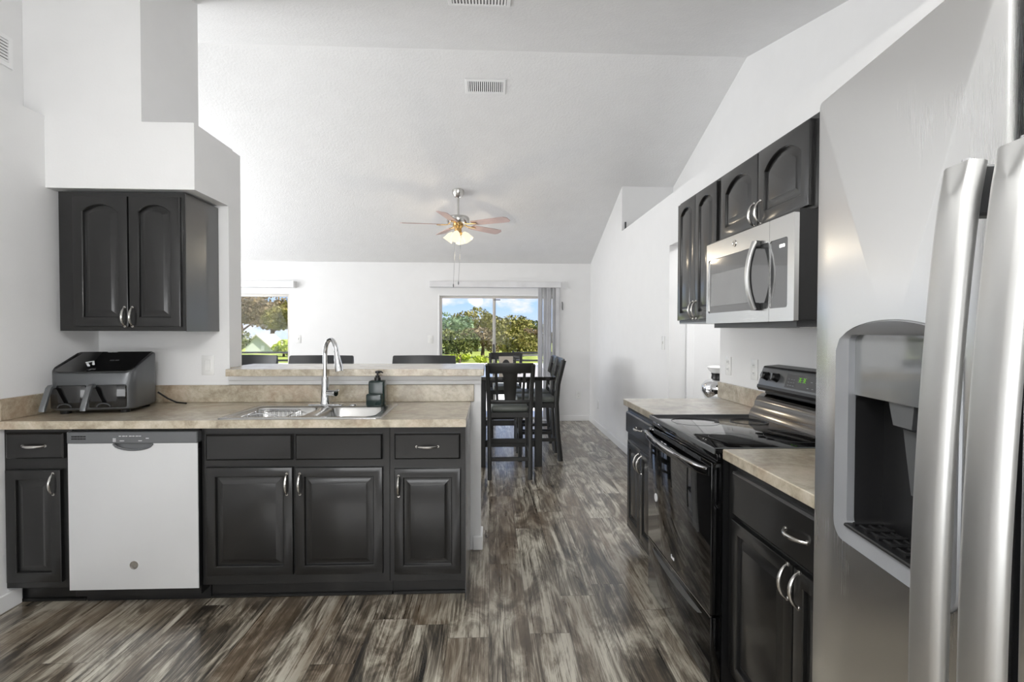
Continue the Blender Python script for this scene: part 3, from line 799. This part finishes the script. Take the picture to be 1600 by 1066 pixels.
# right upper cabinets
XU = 1.204
t = thing('upper_cabinet', 'tall narrow black wall cabinet with two arched doors beside the microwave', 'cabinet', rloc(XU, 3.225), RR)
MB().box(0, .60, 0, XW-XU-.002, 1.400, 2.150, .001).build('body', 'cabinet_black', t, smooth=0)
MB().box(0.001, .599, .001, XW-XU-.003, 1.392, 1.400).build('bottom_panel', 'marking_grey', t, smooth=0)
add_door(t, .012, 1.412, .272, .722, .262, 1.47, .038, s=.045); add_door(t, .289, 1.412, .272, .722, .311, 1.47, .038, s=.045)
t = thing('upper_cabinet', 'short black wall cabinet with two arched doors above the microwave', 'cabinet', rloc(XU, 2.622), RR)
MB().box(0, .792, 0, XW-XU-.002, 1.802, 2.150, .001).build('body', 'cabinet_black', t, smooth=0)
add_door(t, .012, 1.816, .362, .320, .350, 1.868, .058, s=.05); add_door(t, .379, 1.816, .368, .320, .404, 1.868, .058, s=.05)

# microwave
t = thing('microwave', 'stainless over-the-range microwave with curved handle', 'microwave', (1.115, 2.612, 1.385), RR)
MB().box(0, .765, .018, XW-1.115-.002, .004, .412).build('case', 'black_plastic', t)
MB().box(.03, .735, .03, XW-1.115-.01, -.022, .004).build('underside_vent', 'dark_grey', t)
for lx in (.12, .64): MB().box(lx, lx+.08, .10, .16, -.0245, -.021).build('task_light', 'white_gloss', t)
d = MB(); R = lambda L, y: [(x, y, z) for x, z in L]
out_ = rrect(0, .595, 0, .400, .004, 2); win = rrect(.022, .593, .052, .318, .012, 3)
d.holed(R(out_, 0), [R(win, 0)]); d.loft([R(out_, .018), R(out_, 0)], True, False); d.loft([R(win, 0), R(win, .004)], False, False)
d = d.build('door', 'steel_micro', t)
g_ = MB(); g_.loft([R(win, .004), R(win, .010)]); g_.build('window_glass', 'micro_glass', d)
MB().box(.05, .44, .0022, .0042, .085, .245, .001).build('window_pale_area', 'micro_pale', d)  # paler grey rectangle within the window glass
badge(d, (.30, 0, .362), .015, m='nickel')
d = MB(); out2 = rrect(.5965, .765, 0, .400, .004, 2); win2 = rrect(.598, .722, .052, .318, .010, 3)
d.holed(R(out2, 0), [R(win2, 0)]); d.loft([R(out2, .018), R(out2, 0)], True, False); d.loft([R(win2, 0), R(win2, .004)], False, False)
d = d.build('control_panel', 'steel_micro', t)
MB().loft([R(win2, .003), R(win2, .010)]).build('keypad', 'micro_glass', d)
mb = MB()
for i, x in enumerate((.664, .672, .683, .691)): mb.box(x, x+.005, .002, .0032, .284, .295)
mb.build('clock_digits', 'lamp_diffuser', d)
n = 16; hx = .520
P = [(hx, -.006-.046*math.sin(PI*(.08+.84*k/n))**.8, .050+.282*k/n) for k in range(n+1)]
h = MB().sweep(P, .013, .007, (1, 0, 0), .6).build('handle', 'steel_handle', t, smooth=50)
mb = MB()
for z in (.063, .319): mb.box(hx-.011, hx+.011, -.022, 0, z-.016, z+.016, .003)
mb.sweep([(p[0], p[1]+.009, p[2]) for p in P], .011, .004, (1, 0, 0), .3); mb.build('handle_back', 'black_plastic', h)

# ------------------------------------------------------------------ refrigerator
t = thing('refrigerator', 'large stainless side-by-side refrigerator with water dispenser at the right edge', 'refrigerator', (.607, .935, 0), math.radians(-96.5))
MB().box(.004, .906, .075, .72, .02, 1.745, .004).build('cabinet', 'dark_grey', t)
mb = MB(); mb.box(.03, .10, .08, .13, 1.745, 1.775, .008, 2); mb.build('hinge_cover', 'dark_grey', t)
def fdoor(x0, x1, hole=None):
    """steel skin of a door, optionally with an opening"""
    z0, z1 = .06, 1.766; mb = MB(); c = .005
    O = lambda i, y: [(x, y, z) for x, z in rrect(x0+i, x1-i, z0+i, z1-i, .008, 3)]
    mb.loft([O(0, .016), O(0, c), O(c*.3, c*.3), O(c, 0)], not hole, not hole)
    if hole: mb.holed(O(c, 0), [[(x, 0, z) for x, z in hole]])
    return mb
def disp_loop(d):
    x0, x1, z0, z1, r = .072+d, .345-d, .993+d, 1.345-d, max(.03-d*.6, .008)
    P = rrect(x0, x1, z0, z1, r, 6)
    return [(x, z + (.018*(1-((x-(x0+x1)/2)/((x1-x0)/2))**2) if z > 1.2 and d < .02 else 0)) for x, z in P]
def arched(d, n=14):
    x0, x1, z0, z1, r = .072+d, .345-d, .993+d, 1.343-d, .028
    P = []
    for cx, cz, a in ((x1-r, z0+r, -PI/2),):
        P += [(cx+r*math.cos(a+k*PI/2/5), cz+r*math.sin(a+k*PI/2/5)) for k in range(6)]
    P += [(x1, z1-r)]
    for k in range(n+1):
        u = 1-2*k/n; x = (x0+x1)/2+u*((x1-x0)/2-.010); P.append((x, z1+.020*(1-u*u)-.008*abs(u)**6))
    P += [(x0, z1-r)]
    P += [(x0+r+r*math.cos(PI+k*PI/2/5), z0+r+r*math.sin(PI+k*PI/2/5)) for k in range(6)]
    return P
fz = fdoor(.0, .398, arched(0)).build('freezer_door', 'steel_brushed', t, smooth=40)
MB().box(.002, .099, .0165, .066, .062, 1.762).box(.319, .396, .0165, .066, .062, 1.762).box(.099, .319, .0165, .066, .062, 1.021).box(.099, .319, .0165, .066, 1.241, 1.762).build('door_body', 'dark_grey', fz)
# dispenser set into the freezer door
XZ = lambda L, y: [(x, y, z) for x, z in L]
inner = rrect(.100, .318, 1.022, 1.340, .012, 3)
fr = MB(); fr.holed(XZ(arched(.002), -.003), [XZ(inner, .004)]); fr.loft([XZ(arched(0), .002), XZ(arched(.002), -.003)], False, False)
fr.loft([XZ(inner, .004), XZ(inner, .016)], False, False)
dz = fr.build('dispenser_frame', 'marking_grey', fz, smooth=30)
mb = MB(); mb.box(.100, .318, .014, .022, 1.240, 1.340); mb.build('control_glass', 'panel_glass', fz, smooth=0)
mb = MB()
cav0 = rrect(.101, .317, 1.022, 1.240, .010, 3); 
mb.loft([XZ(cav0, .016), XZ(rrect(.106, .312, 1.024, 1.238, .012, 3), .058)], False, True)
mb.build('cavity', 'black_plastic', fz, smooth=30)
mb = MB(); mb.hull([(x, y, z) for x, y, z in ((.180, .018, 1.241), (.235, .018, 1.241), (.180, .05, 1.241), (.235, .05, 1.241), (.188, .02, 1.205), (.228, .02, 1.205), (.188, .045, 1.205), (.228, .045, 1.205))]); mb.build('chute', 'panel_grey', fz, smooth=0)
mb = MB(); mb.hull([(.195, .030, 1.20), (.228, .030, 1.20), (.190, .046, 1.10), (.233, .046, 1.10), (.195, .034, 1.20), (.228, .034, 1.20), (.190, .050, 1.10), (.233, .050, 1.10)]); mb.build('paddle', 'panel_grey', fz, smooth=0)
mb = MB(); mb.box(.103, .315, -.003, .056, 1.020, 1.026, .002)
for k in range(7): mb.tube([(.118+k*.030, .006, 1.028), (.118+k*.030, .050, 1.028)], .004, 6)
for k in range(3): mb.tube([(.110, .014+k*.015, 1.0265), (.308, .014+k*.015, 1.0265)], .003, 6)
mb.build('drip_tray', 'black_plastic', fz, smooth=30)
fd = fdoor(.420, .906).build('fridge_door', 'steel_brushed', t, smooth=40)
MB().box(.422, .904, .016, .066, .062, 1.762, .004).build('door_body', 'dark_grey', fd)
MB().box(.398, .420, .03, .07, .06, 1.76).build('gasket', 'black_plastic', t)
MB().box(.01, .90, .045, .09, .0, .055).build('kick_grille', 'dark_grey', t)
def fhandle(par, xc, side):
    n = 28; P = []; 
    for k in range(n+1):
        u = k/n; z = 1.532 - u*1.08
        P.append((xc, -.030-.030*math.sin(PI*min(max(u, .0), 1))**.75, z))
    h = MB().sweep(P, [.024]*len(P), .010, (1, 0, 0), .9).build('handle', 'steel_handle', par, smooth=60)
    for z in (1.505, .478): MB().box(xc-.012+.006, xc+.016, -.030, 0, z-.032, z+.024, .003).build('bracket', 'dark_grey', h)
    mb = MB(); mb.lathe([(0, 0), (.006, 0), (.006, .006), (0, .006)], (xc+.006, -.031, 1.531), 12); mb.build('screw', 'chrome', h)
fhandle(fz, .380, 1); fhandle(fd, .452, -1)

# ------------------------------------------------------------------ dining set
def make_chair(label):
    t = thing('dining_chair', label, 'chair', group='counter-height dining chairs')
    cm = 'chair_black'
    for s in (-1, 1):   # rear legs run up into back stiles
        mb = MB(); P = [(s*.183, -.238, 0), (s*.186, -.205, .30), (s*.190, -.190, .60), (s*.196, -.205, .80), (s*.206, -.262, 1.045)]
        mb.sweep(P, .019, .024, (1, 0, 0), .15); mb.build('rear_leg', cm, t)
    for s in (-1, 1): MB().box(s*.185-.02, s*.185+.02, .165, .205, 0, .60, .002).build('front_leg', cm, t)
    MB().box(-.205, .205, -.205, .215, .555, .605, .004).build('seat_frame', cm, t)
    MB().box(-.170, .170, -.185, .222, .603, .66, .022, 3).build('cushion', 'cushion_grey', t)
    def by(z): return -.190-.015*max(0, (z-.6)/.2) if z < .8 else -.205-.057*(z-.8)/.245
    def curve(z, hw, bow=.018, n=10): return [(-hw+2*hw*k/n, by(z)-bow*math.sin(PI*k/n), z) for k in range(n+1)]
    MB().sweep(curve(1.012, .205), .046, .011, (0, -.2, 1), .2).build('top_rail', cm, t)
    MB().sweep(curve(.702, .185, .008), .018, .010, (0, 0, 1), .2).build('lower_rail', cm, t)
    def slat(x0, x1, w0, w1):
        P = [(x0+(x1-x0)*k/6, by(.715+.26*k/6)-.008-.006*k/6-.004, .715+.26*k/6) for k in range(7)]
        return MB().sweep(P, [w0+(w1-w0)*k/6 for k in range(7)], .006, (1, 0, 0), .2)
    slat(0, 0, .050, .066).build('back_slat', cm, t)
    for s in (-1, 1): slat(s*.116, s*.128, .0115, .0125).build('back_slat', cm, t)
    MB().box(-.17, .17, -.235, -.210, .165, .20, .003).build('rear_stretcher', cm, t)
    MB().box(-.17, .17, .175, .195, .24, .285, .003).build('front_stretcher', cm, t)
    for s in (-1, 1): MB().box(s*.186-.010, s*.186+.010, -.21, .17, .205, .24, .003).build('side_stretcher', cm, t)
    return t
c0 = make_chair('black counter-height dining chair nearest the camera, with its back to the kitchen')
c0.location = (.187, 4.875, 0)
for lab, loc, rz in (('black dining chair on the right side of the table, nearer to the kitchen', (.500, 5.47, 0), PI/2),
                     ('black dining chair on the right side of the table, nearer to the sliding door', (.500, 5.95, 0), PI/2),
                     ('black dining chair at the far end of the table by the sliding door', (.215, 6.62, 0), PI)):
    c = copy_tree(c0); c.location = loc; c.rotation_euler = (0, 0, rz); c['label'] = lab
t = thing('dining_table', 'black counter-height dining table beyond the breakfast bar', 'table', (.207, 5.67, 0)); off = t.location
MB(off).box(-.212, .626, 4.82, 6.53, .880, .915, .004).build('tabletop', 'table_gloss', t)
mb = MB(off); mb.box(-.09, .50, 5.075, 5.10, .835, .88); mb.box(-.09, .50, 6.24, 6.265, .835, .88); mb.box(-.10, -.075, 5.1, 6.25, .835, .88); mb.box(.487, .512, 5.1, 6.25, .835, .88); mb.build('apron', 'chair_black', t)
for lx in (-.074, .487):
    for ly in (5.10, 6.25): MB(off).box(lx-.036, lx+.036, ly-.036, ly+.036, 0, .882, .003).build('leg', 'chair_black', t)
for ly in (5.10, 6.25): MB(off).box(-.04, .452, ly-.015, ly+.015, .195, .262, .003).build('stretcher', 'chair_black', t)
# napkin holder with an arched front
t = thing('napkin_holder', 'beige box with dark arched opening standing on the dining table', 'napkin holder', (.19, 5.95, .915)); off = t.location
arc = [(.19+.052*math.cos(a), .915+.008+.095*math.sin(a)) for a in [PI*k/14 for k in range(15)]]
mb = MB(off); o4 = [(.110, .916), (.270, .916), (.270, 1.050), (.110, 1.050)]
for y in (5.90, 5.912): mb.holed([(x, y, z) for x, z in o4], [[(x, y, z) for x, z in arc]])
mb.loft([[(x, 5.90, z) for x, z in o4], [(x, 5.912, z) for x, z in o4]], False, False); mb.loft([[(x, 5.90, z) for x, z in arc], [(x, 5.912, z) for x, z in arc]], False, False)
mb.box(.110, .270, 5.912, 5.99, .916, .924); mb.box(.110, .270, 5.99, 6.0, .916, 1.050); mb.build('case', 'beige_card', t, smooth=0)
MB(off).box(.12, .26, 5.93, 5.97, .925, 1.02, .004).build('insert', 'dark_grey', t)

# ------------------------------------------------------------------ bar stools
def make_stool(label):
    t = thing('bar_stool', label, 'stool', group='stools at the breakfast bar')
    MB().box(-.20, .20, -.19, .20, .70, .765, .022, 3).build('seat', 'stool_leather', t)
    L = []
    for z, hw, y in ((.78, .20, -.20), (.95, .225, -.215), (1.10, .238, -.232), (1.150, .236, -.238), (1.157, .228, -.240)):
        th = .016 if z < 1.15 else .008
        F = [(-hw+2*hw*k/12, y-.045*math.sin(PI*k/12)+th, z) for k in range(13)]
        B = [(-hw+2*hw*k/12, y-.045*math.sin(PI*k/12)-th, z) for k in range(12, -1, -1)]
        L.append(F+B)
    MB().loft(L).build('backrest', 'stool_leather', t, smooth=50)
    for s in (-1, 1):
        MB().sweep([(s*.19, -.185, .72), (s*.19, -.19, .80)], .02, .01, (1, 0, 0)).build('back_post', 'chair_black', t)
        for y0, y1 in ((.16, .20), (-.16, -.20)): MB().sweep([(s*.165, y0, .70), (s*.20, y1, 0)], .017, .017, (1, 0, 0), .15).build('leg', 'chair_black', t)
    mb = MB()
    for s in (-1, 1): mb.box(s*.19-.008, s*.19+.008, -.18, .18, .25, .28)
    mb.box(-.19, .19, .175, .195, .30, .33); mb.box(-.19, .19, -.195, -.175, .25, .28); mb.build('footrest', 'charcoal_metal', t)
    return t
s0 = make_stool('black leather bar stool behind the bar, right of the soap dispenser'); s0.location = (-.494, 3.70, 0); s0.rotation_euler = (0, 0, PI)
s = copy_tree(s0); s['label'] = 'black leather bar stool behind the bar, in line with the faucet'; s.location = (-1.262, 3.70, 0)
s = copy_tree(s0); s['label'] = 'black leather bar stool partly hidden by the wall, below the left window'; s.location = (-1.865, 3.76, -.0); s.rotation_euler = (0, 0, PI-.12)

# ------------------------------------------------------------------ ceiling fan
fx, fy = -.362, 5.97; fz_ = zc(5.97)
t = thing('ceiling_fan', 'five-blade ceiling fan with lit glass shades over the dining area', 'ceiling fan', (fx, fy, fz_)); off = t.location
MB(off).lathe([(0, .03), (.055, .03), (.070, .01), (.068, -.03), (.045, -.068), (.018, -.078), (0, -.078)], (fx, fy, fz_), 28).build('canopy', 'nickel', t)
MB(off).cyl((fx, fy, fz_-.07), (fx, fy, 2.665), .0115).build('downrod', 'nickel', t)
MB(off).lathe([(0, .10), (.022, .10), (.03, .085), (.115, .078), (.128, .062), (.130, .02), (.118, .0), (.06, -.012), (0, -.012)], (fx, fy, 2.578), 36).build('motor', 'nickel', t)
for k in range(5):
    a = math.radians(-30+72*k); R_ = Matrix.Rotation(a, 3, 'Z'); tilt = Matrix.Rotation(math.radians(-13), 3, 'X')
    bl = [(.19, -.052), (.56, -.066), (.62, -.066), (.655, -.030), (.655, .040), (.63, .066), (.56, .066), (.19, .052)]
    mb = MB(off); pts = []
    for z in (.003, -.003): pts.append([Vector((fx, fy, 2.565)) + R_ @ (tilt @ Vector((u, v, z)) ) for u, v in bl])
    mb.loft(pts); b = mb.build('blade', 'blade_wood', t, smooth=0)
    mb = MB(off); q = [Vector((fx, fy, 2.565)) + R_ @ (Vector(p)) for p in ((.085, 0, .012), (.13, 0, -.004), (.20, 0, -.008), (.245, 0, -.008))]
    mb.sweep(q, [.018, .016, .032, .022], .004, R_ @ Vector((0, 1, 0))); mb.build('blade_arm', 'brass', b)
MB(off).lathe([(0, 0), (.06, 0), (.062, -.02), (.040, -.045), (.042, -.085), (.055, -.095), (.040, -.12), (.012, -.135), (0, -.135)], (fx, fy, 2.566), 28).build('light_kit', 'brass', t)
for k in range(4):
    a = math.radians(-100+90*k); dr = Vector((math.cos(a), math.sin(a), 0))
    ax = (dr*.72+Vector((0, 0, -1))).normalized(); c_ = Vector((fx, fy, 2.475))+dr*.062
    sh = MB(off).lathe([(.018, 0), (.026, .012), (.040, .035), (.049, .070), (.056, .100), (.061, .112), (.059, .113), (.053, .100), (.046, .070), (.036, .035), (.022, .014), (.015, .004)], c_, 24, ax)
    sh.build('lamp_shade', 'lamp_glow', t, smooth=60)
mb = MB(off); mb.cyl((fx+.035, fy-.03, 2.45), (fx+.005, fy-.03, 1.90), .0013, None, 6); mb.lathe([(0, .02), (.004, .018), (.007, 0), (.005, -.02), (0, -.024)], (fx+.005, fy-.03, 1.895), 10); mb.build('pull_chain', 'charcoal_metal', t)
mb = MB(off); mb.cyl((fx-.03, fy-.035, 2.45), (fx-.052, fy-.035, 1.87), .0013, None, 6); mb.lathe([(0, .02), (.004, .018), (.007, 0), (.005, -.02), (0, -.024)], (fx-.052, fy-.035, 1.865), 10); mb.build('pull_chain', 'charcoal_metal', t)
pl = bpy.data.lights.new('fan_lamp_light', 'POINT'); pl.energy = 4.5; pl.color = (1, .84, .62); pl.shadow_soft_size = .05
po = bpy.data.objects.new('fan_lamp_light', pl); COL.objects.link(po); po.location = (fx, fy, 2.20)

# ------------------------------------------------------------------ blinds, valances
t = thing('valance', 'white blind headrail above the left window', 'valance', (-3.8, YB-.05, 2.0)); off = t.location
MB(off).box(-4.85, -2.825, YB-.09, YB, 1.966, 2.059, .004).build('board', 'blind_white', t); MB(off).box(-2.845, -2.823, YB-.092, YB, 1.964, 2.061, .003).build('end_cap', 'trim_white', t)
t = thing('vertical_blind', 'white vertical blind stacked open at the right of the sliding door', 'blind', (.1, YB-.06, 2.0)); off = t.location
MB(off).box(-.877, 1.048, YB-.10, YB, 1.985, 2.070, .004).build('valance', 'blind_white', t)
for k in range(11):
    x = .742+k*.0265; a = math.radians(62+9*((k*7) % 5-2)); dx, dy = .042*math.cos(a), .042*math.sin(a)
    pts = []
    for z in (.04, 1.986):
        pts.append([(x-dx, YB-.055-dy, z), (x+.006, YB-.055, z), (x+dx, YB-.055+dy, z), (x+dx+.001, YB-.055+dy-.001, z), (x+.007, YB-.056, z), (x-dx+.001, YB-.055-dy-.001, z)])
    MB(off).loft(pts).build('slat', 'blind_white', t, smooth=0)
tag(MB().tube([(1.082, YB-.004, 1.78), (1.086, YB-.02, 1.75), (1.084, YB-.012, 1.69), (1.09, YB-.006, 1.66)], .007, 8).build('wall_hook', 'charcoal_metal'), 'small dark hook on the wall right of the blind', 'hook')

# ------------------------------------------------------------------ vents, switches, outlets
def vent(label, c, w, h, n, slope, name='ceiling_vent', rot=None):
    t = thing(name, label, 'vent', c)
    if rot: t.rotation_euler = rot
    else: t.rotation_euler = (slope, 0, 0)
    mb = MB(); o_ = [(-w/2-.022, -h/2-.022), (w/2+.022, -h/2-.022), (w/2+.022, h/2+.022), (-w/2-.022, h/2+.022)]; i_ = [(-w/2, -h/2), (w/2, -h/2), (w/2, h/2), (-w/2, h/2)]
    mb.holed([(x, y, -.008) for x, y in o_], [[(x, y, -.008) for x, y in i_]])
    mb.loft([[(x, y, -.008) for x, y in o_], [(x*1.02, y*1.02, -.001) for x, y in o_]], False, False); mb.loft([[(x, y, -.008) for x, y in i_], [(x, y, -.001) for x, y in i_]], False, False)
    mb.build('frame', 'trim_white', t, smooth=0)
    MB().box(-w/2, w/2, -h/2, h/2, -.002, -.0005).build('duct_shade', 'black_plastic', t)  # flat black sheet: shade behind the louvers put into its colour
    for k in range(n):
        x = -w/2+(k+.5)*w/n
        MB().hull([(x+a, y, z) for (a, z) in ((-w/n*.30, -.003), (w/n*.16, -.0075), (-w/n*.18, -.003), (w/n*.28, -.0075)) for y in (-h/2, h/2)]).build('louver', 'trim_white', t, smooth=0)
    return t
sl = math.atan(-KB)
vent('white ceiling vent on the far slope above the fan', (-.038, 4.51, zc(4.51)), .30, .115, 17, sl)
vent('white ceiling vent cut off by the top edge of the photo', (-.065, 3.12, zc(3.12)), .33, .14, 17, math.atan(KF))
vent('white wall vent high at the left edge of the photo', (-2.414, 2.575, 2.735), .11, .28, 7, 0, 'wall_vent', (0, PI/2*-1, 0))
def plate(label, c, rot, kind, w=.074, h=.117, cat='switch'):
    t = thing('light_switch' if kind != 'outlet' else 'wall_outlet', label, 'switch' if kind != 'outlet' else 'outlet', c); t.rotation_euler = rot
    MB().box(-w/2, w/2, -.006, 0, -h/2, h/2, .003, 2).build('cover_plate', 'white_gloss', t)
    if kind == 'rocker': MB().box(-.017, .017, -.010, -.004, -.034, .034, .002).build('rocker', 'white_gloss', t)
    elif kind == 'toggle': MB().box(-.005, .005, -.016, -.004, -.006, .014, .002).build('toggle', 'white_gloss', t)
    else:
        for z in (-.022, .022):
            s_ = MB().box(-.017, .017, -.008, -.004, z-.014, z+.014, .004).build('socket', 'white_gloss', t)
            mb = MB()
            for x in (-.006, .006): mb.box(x-.0012, x+.0012, -.0085, -.0075, z-.004, z+.006)
            mb.build('slots', 'dark_grey', s_)
RX = (0, 0, -PI/2)
plate('white rocker switch on the wall left of the breakfast bar', (-1.679, YW, 1.136), (0, 0, 0), 'rocker')
plate('white switch on the far wall right of the left window', (-2.79, YB, 1.22), (0, 0, 0), 'toggle')
plate('white switch on the far wall just left of the sliding door', (-.87, YB, 1.22), (0, 0, 0), 'toggle')
plate('white switch on the right wall beside the hall doorway', (XW, 4.40, 1.245), RX, 'toggle')
plate('white outlet low on the right dining wall', (XW, 7.05, .33), RX, 'outlet')
plate('white outlet low on the far wall in the right corner', (1.33, YB, .39), (0, 0, 0), 'outlet')
plate('wall outlet above the far stove counter, nearer the doorway', (XW, 3.18, 1.13), RX, 'outlet')
plate('wall outlet above the far stove counter, next to the range backguard', (XW, 2.86, 1.13), RX, 'outlet')
t = thing('wall_sensor', 'tiny dark device in the lower left corner of the plant ledge niche', 'sensor', (1.545, 5.835, 2.487)); off = t.location
MB(off).box(1.527, 1.585, 5.81, 5.838, 2.4875, 2.50, .003).build('base', 'black_plastic', t); MB(off).box(1.535, 1.552, 5.822, 5.838, 2.50, 2.59, .003).build('housing', 'dark_grey', t)

# hall: silver globe on a stand
t = thing('hall_stand', 'white stand in the hall under the silver globe', 'stand', (1.86, 3.93, 0)); off = t.location
MB(off).box(1.66, 2.10, 3.75, 4.10, .77, .80, .004).build('top', 'white_gloss', t)
for lx in (1.69, 2.07):
    for ly in (3.78, 4.07): MB(off).box(lx-.02, lx+.02, ly-.02, ly+.02, 0, .77).build('leg', 'white_gloss', t)
t = thing('globe_jar', 'shiny silver globe jar with white flared top seen through the doorway', 'jar', (1.775, 3.92, .80)); off = t.location
MB(off).lathe([(0, 0), (.05, 0), (.10, .03), (.128, .085), (.125, .13), (.095, .165), (.05, .182), (.0, .182)], (1.775, 3.92, .80), 32).build('globe', 'chrome', t, smooth=60)
MB(off).lathe([(0, 0), (.055, 0), (.05, .03), (.055, .045), (0, .045)], (1.775, 3.92, .978), 24).build('neck', 'black_plastic', t)
MB(off).lathe([(0, 0), (.05, 0), (.072, .022), (.085, .045), (.07, .055), (0, .06)], (1.775, 3.92, 1.022), 24).build('lid', 'white_gloss', t)

# added lamp housing for the kitchen fill light, unseen above the camera
t = thing('added_ceiling_lamp', 'added white round ceiling lamp, unseen over the kitchen above the camera', 'lamp', (-.40, .35, zc(.35))); off = t.location
MB(off).lathe([(0, .03), (.20, .03), (.21, -.01), (.19, -.05), (0, -.06)], (-.40, .35, zc(.35)), 32).build('base', 'trim_white', t)
